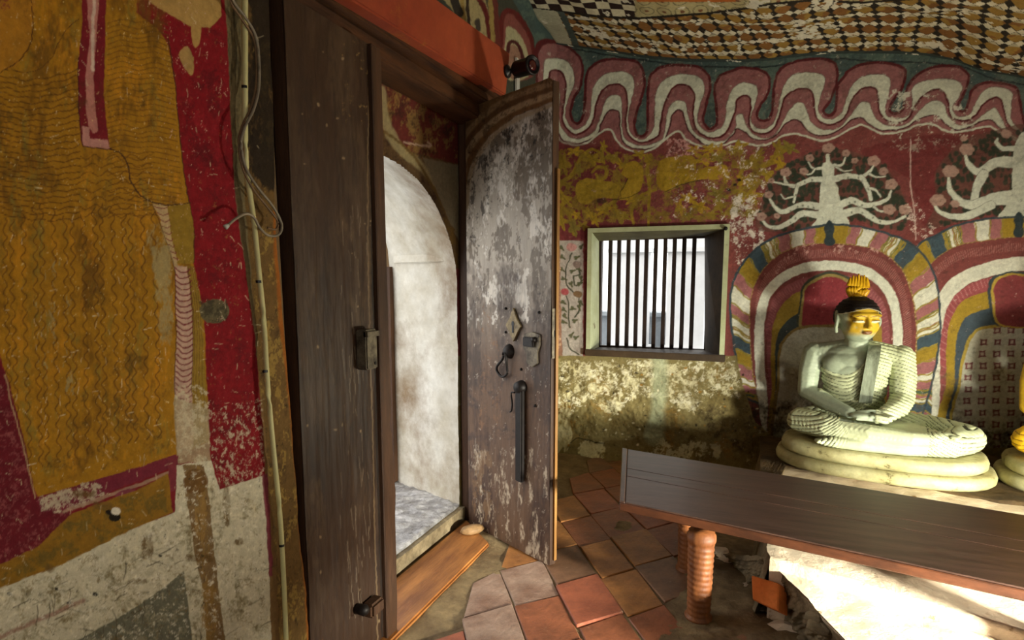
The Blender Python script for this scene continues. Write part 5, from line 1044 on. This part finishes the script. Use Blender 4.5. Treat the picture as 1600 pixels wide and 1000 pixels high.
# lower step in front, with broken rubble side
s0 = at(2, .2, 1216, 893); s1 = at(2, .2, 1286, 966)
xs_ = np.linspace(0, 1, 200); vs_ = np.linspace(0, 1, 90); a, v_ = np.meshgrid(xs_, vs_, indexing='ij')
yb2 = fy(s0[0] + 3.2 * a) + .015; xl = s0[0] + (s1[0] - s0[0]) * (1 - v_) * 1.0
yfr = s1[1] - .35
Yg = yfr + (yb2 - yfr) * v_; Xl = s0[0] + (s1[0] - s0[0]) * (s0[1] - Yg) / (s0[1] - s1[1]); Xg = Xl + (3.6 - Xl) * a + (fbm(Yg * 9, a * 0, 311, 4) - .5) * .03 * (a < .02)
Zg = .205 + (fbm(Xg * 5, Yg * 5, 313, 4) - .5) * .03
ppart(link('lower_step', grid_mesh('lower_step', np.stack([Xg, Yg, Zg], -1)), M_PLAT))
b0 = at(2, .0, 1140, 880); b1_ = at(2, .0, 1262, 1012)
tt, vv = np.meshgrid(np.linspace(-.35, 1.9, 200), np.linspace(0, 1, 50), indexing='ij')
tx = s0[0] + (s1[0] - s0[0]) * tt; ty = s0[1] + (s1[1] - s0[1]) * tt; bx2 = b0[0] + (b1_[0] - b0[0]) * tt; by2 = b0[1] + (b1_[1] - b0[1]) * tt
w2 = vv ** 1.3; nn = (fbm(tt * 14, vv * 7, 317, 5) - .5)
Xr = bx2 + (tx - bx2) * vv + nn * .05 * np.sin(vv * 3.14); Yr = by2 + (ty - by2) * vv; Zr = -.01 + .215 * w2 + nn * .06 * np.sin(vv * 3.14)
ppart(link('rubble_side', grid_mesh('rubble_side', np.stack([Xr, Yr, Zr], -1)), M_ROCKY))
bk_ = bpy.data.objects['brick']; bpy.data.objects.remove(bk_)
qs = [at(2, z, *p) for z, p in ((.165, (1176, 899)), (.175, (1219, 912)), (.10, (1218, 955)), (.09, (1178, 937)))]
ppart(MB().hexa([(p[0] + .03, p[1] + .03, p[2] - .03) for p in qs] + [(p[0] - .006, p[1] - .012, p[2] + .006) for p in qs]).bevel(.004, 1).build('brick', M_BRICK))
rr_ = random.Random(5)
for i in range(26):
    t_ = rr_.uniform(-.3, 1.5); v1 = rr_.uniform(.05, .95); i_ = int((t_ + .35) / 2.25 * 199); j_ = int(v1 * 49)
    r_ = rr_.uniform(.012, .035)
    if i % 3 == 0: v1 = rr_.uniform(0, .2); j_ = int(v1 * 49); r_ = rr_.uniform(.035, .06)
    b = bmesh.new(); bmesh.ops.create_icosphere(b, subdivisions=2, radius=r_)
    for v in b.verts: v.co += Vector(mnoise.noise_vector(v.co * 30 + Vector((i, 0, 0)))) * r_ * .6
    me = bpy.data.meshes.new('rubble_stone'); b.to_mesh(me); b.free(); o = link('rubble_stone', me, M_ROCKY if i % 3 else M_PLAT); o.location = (float(Xr[i_, j_]), float(Yr[i_, j_]), float(Zr[i_, j_])); o.scale = (1.3, 1, .6); ppart(o)

# ---------------------------------------------------------------- offering bench
ZT = .42
NL, FL_, NR, FR = [np.array(at(2, ZT, *p)) for p in ((968, 783), (972, 700), (1592, 917), (1592, 803))]
NR = NL + (NR - NL) * 1.12; FR = FL_ + (FR - FL_) * 1.12
bn = empty('long_bench', (float(NL[0]), float(NL[1]), 0)); tag(bn, 'long low dark varnished wooden table bench on turned legs before the seated statue', 'bench')
def bpart(mb, name, m, par=bn, smooth=False): o = mb.build(name, m, None, smooth); o.parent = par; o.matrix_parent_inverse = Matrix.Translation(bn.location).inverted(); return o
def bl(s, t): return (FL_ * (1 - t) + NL * t) * (1 - s) + (FR * (1 - t) + NR * t) * s
for t0, t1 in ((0, .425), (.425, .573), (.573, 1)):
    e_ = .0022
    c4_ = [bl(.018, t0 + e_), bl(1, t0 + e_), bl(1, t1 - e_), bl(.018, t1 - e_)]
    bpart(MB().hexa([(p[0], p[1], ZT - .03) for p in c4_] + [(p[0], p[1], ZT) for p in c4_]).bevel(.002, 1), 'plank', M_BENCH)
c4_ = [bl(.01, .01), bl(.99, .01), bl(.99, .985), bl(.01, .985)]
bpart(MB().hexa([(p[0], p[1], ZT - .036) for p in c4_] + [(p[0], p[1], ZT - .0305) for p in c4_]), 'gap_light_stop', M_BENCH)  # unseen board added to stop light through the plank gaps
c4_ = [bl(0, 0), bl(.0165, 0), bl(.0165, 1), bl(0, 1)]
bpart(MB().hexa([(p[0], p[1], ZT - .032) for p in c4_] + [(p[0], p[1], ZT + .002) for p in c4_]).bevel(.003, 1), 'end_cleat', M_BENCH)
c4_ = [bl(0, .985), bl(1, .985), bl(1, 1.012), bl(0, 1.012)]
bpart(MB().hexa([(p[0], p[1], ZT - .034) for p in c4_] + [(p[0], p[1], ZT - .004) for p in c4_]).bevel(.003, 1), 'edge_moulding', M_APRON)
for t_ in (.80, .13):
    c4_ = [bl(.13, t_ - .03), bl(.97, t_ - .03), bl(.97, t_ + .03), bl(.13, t_ + .03)]
    bpart(MB().hexa([(p[0], p[1], ZT - .085) for p in c4_] + [(p[0], p[1], ZT - .030) for p in c4_]), 'apron', M_APRON)
L1 = at(2, 0, 1091, 968); L2 = at(2, 0, 1074, 893)
dR = (NR - NL) * .74
prof = []
for i in range(64):
    z = .0 + i / 63 * .30; r = .041 + .006 * (z / .3); r += (.008 if z < .02 else 0) - (.012 if z < .006 else 0); prof.append((max(.02, r), z))
prof += [(.048, .302), (.052, .31), (.052, .33), (.046, .335), (.046, .345)]
for Lp in ((L1[0], L1[1], 0), (L2[0], L2[1], 0), (L1[0] + dR[0], L1[1] + dR[1], .20), (L2[0] + dR[0], L2[1] + dR[1], .25)):
    z0_ = Lp[2]; pr = [(r, max(z, z0_)) for r, z in prof if z >= z0_ - .001] if z0_ else prof
    lm = MB().lathe([(.001, pr[0][1])] + pr + [(.001, .346)], Lp[0], Lp[1], 24)
    for v in lm.b.verts:
        dx, dy = v.co.x - Lp[0], v.co.y - Lp[1]; an = math.atan2(dy, dx); k2_ = 1 + (.030 * math.sin(v.co.z * 300 + an) + .02 * mnoise.noise(v.co * 60)) * (v.co.z < .3)
        v.co.x = Lp[0] + dx * k2_; v.co.y = Lp[1] + dy * k2_
    lg = bpart(lm, 'leg', M_BENCHLEG, bn, True)
    o = MB().box(Lp[0] - .05, Lp[0] + .05, Lp[1] - .045, Lp[1] + .045, .335, ZT - .030).bevel(.004).build('leg_block', M_APRON); o.parent = lg; o.matrix_parent_inverse = Matrix.Translation(bn.location).inverted()

# ---------------------------------------------------------------- seated statue
HC = Vector((-.135, .075, .800)); HY = math.radians(27); TX = -.130
HS = 1.08
def hl(x, y, z):     # head frame -> statue frame
    x, y, z = x * HS, y * HS, z * HS
    c_, s_ = math.cos(HY), math.sin(HY); return (HC.x + x * c_ - y * s_, HC.y + x * s_ + y * c_, HC.z + z)
def statue_body():
    b = bmesh.new()
    def ell(c, r, rot=None, sub=3):
        R = bmesh.ops.create_icosphere(b, subdivisions=sub, radius=1)['verts']
        M = Matrix.Translation(c) @ (rot.to_matrix().to_4x4() if rot else Matrix()) @ Matrix.Diagonal((*r, 1))
        bmesh.ops.transform(b, matrix=M, verts=R)
    def cap(p, q, r0, r1, fl=1.0, n=9):
        p, q = Vector(p), Vector(q); L_ = (q - p).length; k = max(2, int(L_ / (min(r0, r1) * .35)))
        for i in range(k + 1):
            t = i / k; r = r0 + (r1 - r0) * t; ell(p.lerp(q, t), (r, r, r * fl), None, 2)
    def chain(ps, fl=1.0):
        for (p, r), (q, r2) in zip(ps, ps[1:]): cap(p, q, r, r2, fl)
    # trunk
    for z, rx, ry, yo in [(.22, .165, .13, .12), (.28, .150, .115, .12), (.34, .142, .108, .12), (.40, .148, .108, .12), (.46, .160, .112, .12), (.52, .172, .116, .12), (.57, .180, .114, .12), (.60, .180, .10, .125)]:
        ell((TX, yo, z), (rx, ry, .075))
    ell((TX - .07, .062, .545), (.085, .050, .075)); ell((TX + .07, .062, .545), (.085, .050, .075))
    cap((TX - .05, .12, .635), (TX - .175, .12, .600), .055, .060); cap((TX + .05, .12, .635), (TX + .175, .12, .600), .055, .060)
    cap((TX, .11, .62), hl(0, .01, -.07), .058, .056)
    # arms
    chain([((TX - .200, .12, .600), .062), ((TX - .218, .105, .50), .057), ((TX - .222, .08, .385), .050)])
    chain([((TX - .222, .08, .375), .049), ((-.24, -.03, .335), .044), ((-.14, -.13, .312), .032)])
    chain([((TX + .198, .12, .600), .063), ((TX + .212, .105, .50), .060), ((TX + .215, .08, .385), .056)])
    chain([((TX + .215, .08, .375), .056), ((.065, -.02, .34), .050), ((.015, -.12, .318), .040)])
    # hands: palms stacked in the lap, fingers and thumbs
    ell((-.085, -.165, .308), (.055, .042, .018)); ell((-.015, -.165, .298), (.055, .042, .018))
    for k in range(4):
        cap((-.045, -.150 - k * .015, .312 + .001 * k), (.045 - .006 * abs(k - 1.2), -.160 - k * .014, .316), .0095, .0075)
        cap((-.05, -.152 - k * .015, .298), (-.115 + .005 * abs(k - 1.2), -.165 - k * .013, .296), .0095, .0075)
    cap((-.105, -.145, .320), (-.048, -.150, .338), .011, .008); cap((.01, -.140, .320), (-.038, -.150, .338), .011, .008)
    # legs: crossed, right shin above left
    chain([((TX - .10, .12, .215), .085), ((-.27, .06, .222), .088), ((-.355, -.03, .222), .078)], .92)
    chain([((-.355, -.03, .222), .078), ((-.22, -.15, .222), .072), ((-.05, -.21, .222), .060), ((.12, -.225, .225), .045), ((.20, -.215, .23), .036)], .92)
    chain([((TX + .10, .12, .215), .085), ((.20, .08, .218), .088), ((.345, -.02, .212), .082)], .92)
    chain([((.345, -.02, .212), .082), ((.27, -.14, .200), .070), ((.10, -.21, .175), .048), ((-.08, -.235, .168), .038), ((-.20, -.235, .165), .030)], .92)
    ell((-.02, -.06, .20), (.30, .17, .075)); ell((.0, .02, .18), (.38, .20, .05))
    # feet: soles up, toes
    ell((.235, -.190, .248), (.060, .032, .022)); 
    for k in range(5): cap((.275, -.170 - k * .012, .252), (.305 - k * .004, -.170 - k * .013, .250), .0085, .007)
    ell((-.215, -.238, .163), (.050, .024, .020))
    for k in range(5): cap((-.25, -.226 - k * .008, .163), (-.275 + k * .003, -.226 - k * .009, .162), .008, .0065)
    # head with face
    rz = Matrix.Rotation(HY, 3, 'Z').to_quaternion()
    def hell(c, r, sub=3): ell(hl(*c), tuple(q * HS for q in r), rz, sub)
    hell((0, .015, .02), (.092, .105, .098), 4); hell((0, -.018, -.025), (.078, .082, .088), 4); hell((0, -.038, -.070), (.048, .048, .034)); hell((0, -.066, -.084), (.022, .018, .014))
    hell((-.042, -.052, -.030), (.030, .032, .034)); hell((.042, -.052, -.030), (.030, .032, .034))
    hell((0, -.082, .028), (.070, .018, .016)); hell((-.036, -.088, .024), (.028, .012, .007)); hell((.036, -.088, .024), (.028, .012, .007))
    for i in range(8):
        t = i / 7; hell((0, -.094 - .022 * t ** 1.3, .020 - .050 * t), (.0075 + .006 * t ** 2, .010, .010), 2)
    hell((-.011, -.104, -.030), (.008, .010, .007), 2); hell((.011, -.104, -.030), (.008, .010, .007), 2)
    for sx in (-1, 1):
        hell((sx * .036, -.086, .004), (.023, .014, .0115)); hell((sx * .036, -.093, -.0005), (.021, .010, .005))
    hell((0, -.098, -.0535), (.024, .010, .0042)); hell((0, -.0965, -.0615), (.019, .010, .0048)); hell((-.010, -.099, -.0525), (.010, .009, .004), 2); hell((.010, -.099, -.0525), (.010, .009, .004), 2)
    for sx in (-1, 1):
        for i in range(12):
            t = i / 11; hell((sx * (.090 + .010 * math.sin(t * 3.14)), .006 + .010 * math.cos(t * 6.28), .040 - .100 * t), (.009, .016 - .006 * t, .012), 2)
    me = bpy.data.meshes.new('body_src'); b.to_mesh(me); b.free()
    o = bpy.data.objects.new('body_src', me); COL.objects.link(o)
    rm = o.modifiers.new('r', 'REMESH'); rm.mode = 'VOXEL'; rm.voxel_size = .0042; rm.use_smooth_shade = True
    sm = o.modifiers.new('s', 'SMOOTH'); sm.factor = .5; sm.iterations = 3
    dg = bpy.context.evaluated_depsgraph_get(); out = bpy.data.meshes.new_from_object(o.evaluated_get(dg)); bpy.data.objects.remove(o)
    out.name = 'body'; n = len(out.vertices); co = np.empty(n * 3, np.float32); out.vertices.foreach_get('co', co); co = co.reshape(-1, 3).astype(float)
    nr = np.empty(n * 3, np.float32); out.vertices.foreach_get('normal', nr); nr = nr.reshape(-1, 3).astype(float)
    x, y, z = co.T; xt = x - TX
    # head frame coordinates
    c_, s_ = math.cos(HY), math.sin(HY); hx_ = (x - HC.x) * c_ + (y - HC.y) * s_; hy_ = -(x - HC.x) * s_ + (y - HC.y) * c_; hz_ = (z - HC.z) / HS; hx_ = hx_ / HS; hy_ = hy_ / HS
    head = (hz_ > -.098) & (np.hypot(hx_, hy_) < .135) & (z > .68)
    # robe pleats
    k2 = np.where(xt < -.05, 2.8, 9.5); sU = z - (.495 + k2 * (xt + .05) ** 2)
    legs = (z < .305) & ((y < .02) | (np.abs(x + .02) > .22)) & ~((z > .275) & (np.abs(x + .04) < .14))
    armR = (xt > .148) & (z >= .27) & ~legs | ((x > .02) & (z > .285) & (z < .40) & (y < .06) & (xt > .12))
    armL = (xt < -.160 - np.clip((z - .45), 0, .1) * .0) & (z > .27) & ~legs
    fore = (~legs) & (z < .40) & (x < -.03) & ((y < .0) | (xt < -.17))
    torso = (~legs) & (~head) & (~armR) & (~armL) & (~fore) & (z < .68)
    robeT = torso & (sU < 0) & (xt < .10)
    robeS = torso & (xt >= .05) | armR
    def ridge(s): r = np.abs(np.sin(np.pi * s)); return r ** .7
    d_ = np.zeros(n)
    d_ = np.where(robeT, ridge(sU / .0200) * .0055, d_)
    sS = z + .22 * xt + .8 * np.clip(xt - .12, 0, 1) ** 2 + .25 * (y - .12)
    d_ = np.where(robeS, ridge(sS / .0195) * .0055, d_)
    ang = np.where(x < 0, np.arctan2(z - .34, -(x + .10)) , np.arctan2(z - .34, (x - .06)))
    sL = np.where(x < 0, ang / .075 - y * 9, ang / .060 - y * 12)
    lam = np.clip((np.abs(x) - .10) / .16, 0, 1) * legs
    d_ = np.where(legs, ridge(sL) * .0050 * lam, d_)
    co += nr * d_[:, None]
    out.vertices.foreach_set('co', co.astype(np.float32).reshape(-1)); out.update()
    nz = fbm(x * 18 + 40, z * 18 + 40 + y * 9, 401, 4)
    def build_paint(skin, robe, face, line):
        skin, robe, face, line = [np.array(lin(c)) for c in (skin, robe, face, line)]
        C = np.tile(skin, (n, 1)); rob = robeT | robeS | legs
        C[rob] = robe; C *= (0.80 + .4 * nz)[:, None]
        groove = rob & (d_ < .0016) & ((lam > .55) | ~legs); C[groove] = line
        fr_ = head & (hy_ < -.015 + .25 * np.abs(hz_ + .01)) & (hz_ < .062); fmask = np.clip((hz_ + .083) / .03, 0, 1) * np.clip((.075 - np.abs(hx_ )) / .012 , 0, 1) * fr_
        fmask *= np.clip((nz - .30 + (hz_ + .08) * 3) * 6, 0, 1)
        C = C * (1 - fmask[:, None]) + face * fmask[:, None]
        for sx in (-1, 1):
            e_ = head & (hy_ < -.05) & (((hx_ - sx * .036) / .0205) ** 2 + ((hz_ + .003) / .0058) ** 2 < 1); C[e_] = lin((226, 214, 176))
            e_ = head & (hy_ < -.05) & (np.abs(hx_ - sx * .036) < .023) & (np.abs(hz_ - (.0048 - ((hx_ - sx * .036) / .023) ** 2 * .005)) < .0016); C[e_] = lin((44, 30, 18))
            e_ = head & (hy_ < -.05) & (np.abs(hx_ - sx * .038) < .030) & (np.abs(hz_ - (.026 - ((hx_ - sx * .036) / .03) ** 2 * .008)) < .0018); C[e_] = lin((70, 46, 18))
        m_ = head & (hy_ < -.06) & (np.abs(hx_) < .022) & (np.abs(hz_ + .0572) < .0018); C[m_] = lin((40, 18, 14))
        m_ = head & (hy_ < -.06) & ((hx_ / .024) ** 2 + ((hz_ + .058) / .0095) ** 2 < 1) & (np.abs(hz_ + .0572) >= .0018); C[m_] = lin((132, 88, 46))
        return C
    return out, build_paint
body_me, painter = statue_body()
print('statue verts', len(body_me.vertices))
body2_me = body_me.copy()
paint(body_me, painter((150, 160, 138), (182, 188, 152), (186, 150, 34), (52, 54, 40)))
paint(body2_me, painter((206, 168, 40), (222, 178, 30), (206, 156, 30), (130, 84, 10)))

def slab_oval(hx_, hy_, z0, z1, n=56, bulge=.012, e=2.6):
    mb = MB(); rings = []
    for zz1, g_ in ((z0, -.006), (z0 + (z1 - z0) * .25, bulge * .8), (z0 + (z1 - z0) * .6, bulge), (z1 - (z1 - z0) * .12, bulge * .4), (z1, -.012)):
        rings.append([mb.b.verts.new(((hx_ + g_) * math.copysign(abs(math.cos(t)) ** (2 / e), math.cos(t)), (hy_ + g_) * math.copysign(abs(math.sin(t)) ** (2 / e), math.sin(t)), zz1)) for t in [2 * math.pi * k / n for k in range(n)]])
    for a1, b1 in zip(rings, rings[1:]):
        for k in range(n): mb.b.faces.new((a1[k], a1[(k + 1) % n], b1[(k + 1) % n], b1[k]))
    mb.b.faces.new(rings[0][::-1]); mb.b.faces.new(rings[-1]); return mb
def make_statue(loc, rz, bme):
    st_ = empty('seated_statue', loc, rz)
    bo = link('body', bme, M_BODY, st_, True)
    o = slab_oval(.468, .315, 0, .066).build('plinth', M_STONEB, st_, True)
    o = slab_oval(.435, .285, .066, .137, bulge=.014).build('cushion', M_STONEB, st_, True); o.location = (-.005, -.01, 0)
    # pleated sash hanging from the shoulder
    mb = MB(); n = 10
    for k in range(3): pass
    pts = [(TX + .078, .10, .668), (TX + .078, .045, .655), (TX + .075, -.002, .61), (TX + .070, -.018, .55), (TX + .064, -.016, .48), (TX + .058, -.014, .40), (TX + .054, -.014, .352)]
    P = spline(pts, 5); prev = None
    for p in P:
        w_ = .029; cur = [mb.b.verts.new((p[0] - w_, p[1] + .02, p[2])), mb.b.verts.new((p[0] - w_, p[1] - .006, p[2])), mb.b.verts.new((p[0] + w_, p[1] - .006, p[2])), mb.b.verts.new((p[0] + w_, p[1] + .02, p[2]))]
        if prev:
            for k in range(4): mb.b.faces.new((prev[k], prev[(k + 1) % 4], cur[(k + 1) % 4], cur[k]))
        else: mb.b.faces.new(cur)
        prev = cur
    mb.b.faces.new(prev); mb.bevel(.003, 1).build('sash', M_SASH if bme is body_me else M_FLAME, st_, False)
    # hair cap with curls
    mb = MB(); b = mb.b; bmesh.ops.create_icosphere(b, subdivisions=5, radius=1)
    dele = []
    for v in b.verts:
        x, y, z = v.co; line = .34 + .06 * math.cos(2 * math.atan2(x, -y)) if y < 0 else .34 - 1.25 * min(1, y * 1.1)
        line = (.44 - .30 * min(1, abs(x)) ** 1.5) if y < .05 else .14 - .95 * min(1, (y - .05) * 1.3)
        if z < line: dele.append(v)
    bmesh.ops.delete(b, geom=dele, context='VERTS')
    for v in b.verts:
        x, y, z = v.co; bump_ = 1 + .018 * math.sin(x * 42) * math.sin(y * 42) * 1 + .018 * math.sin(z * 42)
        v.co = Vector(hl(x * .0985 * bump_, .012 + y * .112 * bump_, .016 + z * .108 * bump_))
    ho = mb.build('hair', M_HAIR, st_, True); sd = ho.modifiers.new('t', 'SOLIDIFY'); sd.thickness = .010; sd.offset = -1
    # hairline beading
    rim = []
    for k in range(33):
        t = -1.55 + 3.1 * k / 32; x = math.sin(t); y = -math.cos(t); zr = (.44 - .30 * min(1, abs(x)) ** 1.5); rr2 = math.sqrt(max(0.02, 1 - zr * zr)); rim.append(hl(x * rr2 * .099, .012 + y * rr2 * .1125, .016 + zr * .108))
    MB().tube(rim, .0026, 6, 3).build('hairline', M_HAIRRIM, ho, True)
    # flame finial of upright lobes
    fm = MB(); q0 = Vector(hl(0, .02, .118))
    for k in range(7):
        a_ = (k - 3) / 3; fm.tube([(q0.x + a_ * .022, q0.y, q0.z), (q0.x + a_ * .040, q0.y - .006, q0.z + .040), (q0.x + a_ * .038, q0.y - .004, q0.z + .085), (q0.x + a_ * .036, q0.y, q0.z + .122 - .012 * abs(a_) + .008 * (k % 2))], [.017, .016, .011, .003], 9, 4)
        fm.tube([(q0.x + a_ * .018, q0.y + .012, q0.z), (q0.x + a_ * .030, q0.y + .018, q0.z + .04), (q0.x + a_ * .02, q0.y + .014, q0.z + .112)], [.016, .014, .003], 8, 4)
    fm.lathe([(.004, q0.z - .010), (.030, q0.z - .006), (.034, q0.z + .010), (.024, q0.z + .016)], q0.x, q0.y, 18)
    fm.build('flame_finial', M_FLAME, st_, True)
    st_.scale = (1.04, 1.0, .965)
    return st_
M_SASH = mat('sash_paint', (150, 160, 140), 0.55, col2=(104, 110, 92), scale=12, stretch=(3, 3, .6), var=.2, bump=.2)
S1 = make_statue((.655, 3.64, .262), math.radians(-9), body_me)
tag(S1, 'seated meditating statue, pale grey green pleated robe, golden face, on the platform', 'statue')
S2 = make_statue((1.66, 3.58, .262), math.radians(-9), body2_me)
tag(S2, 'second seated statue in yellow robe, mostly cut off at the right edge of the picture', 'statue')
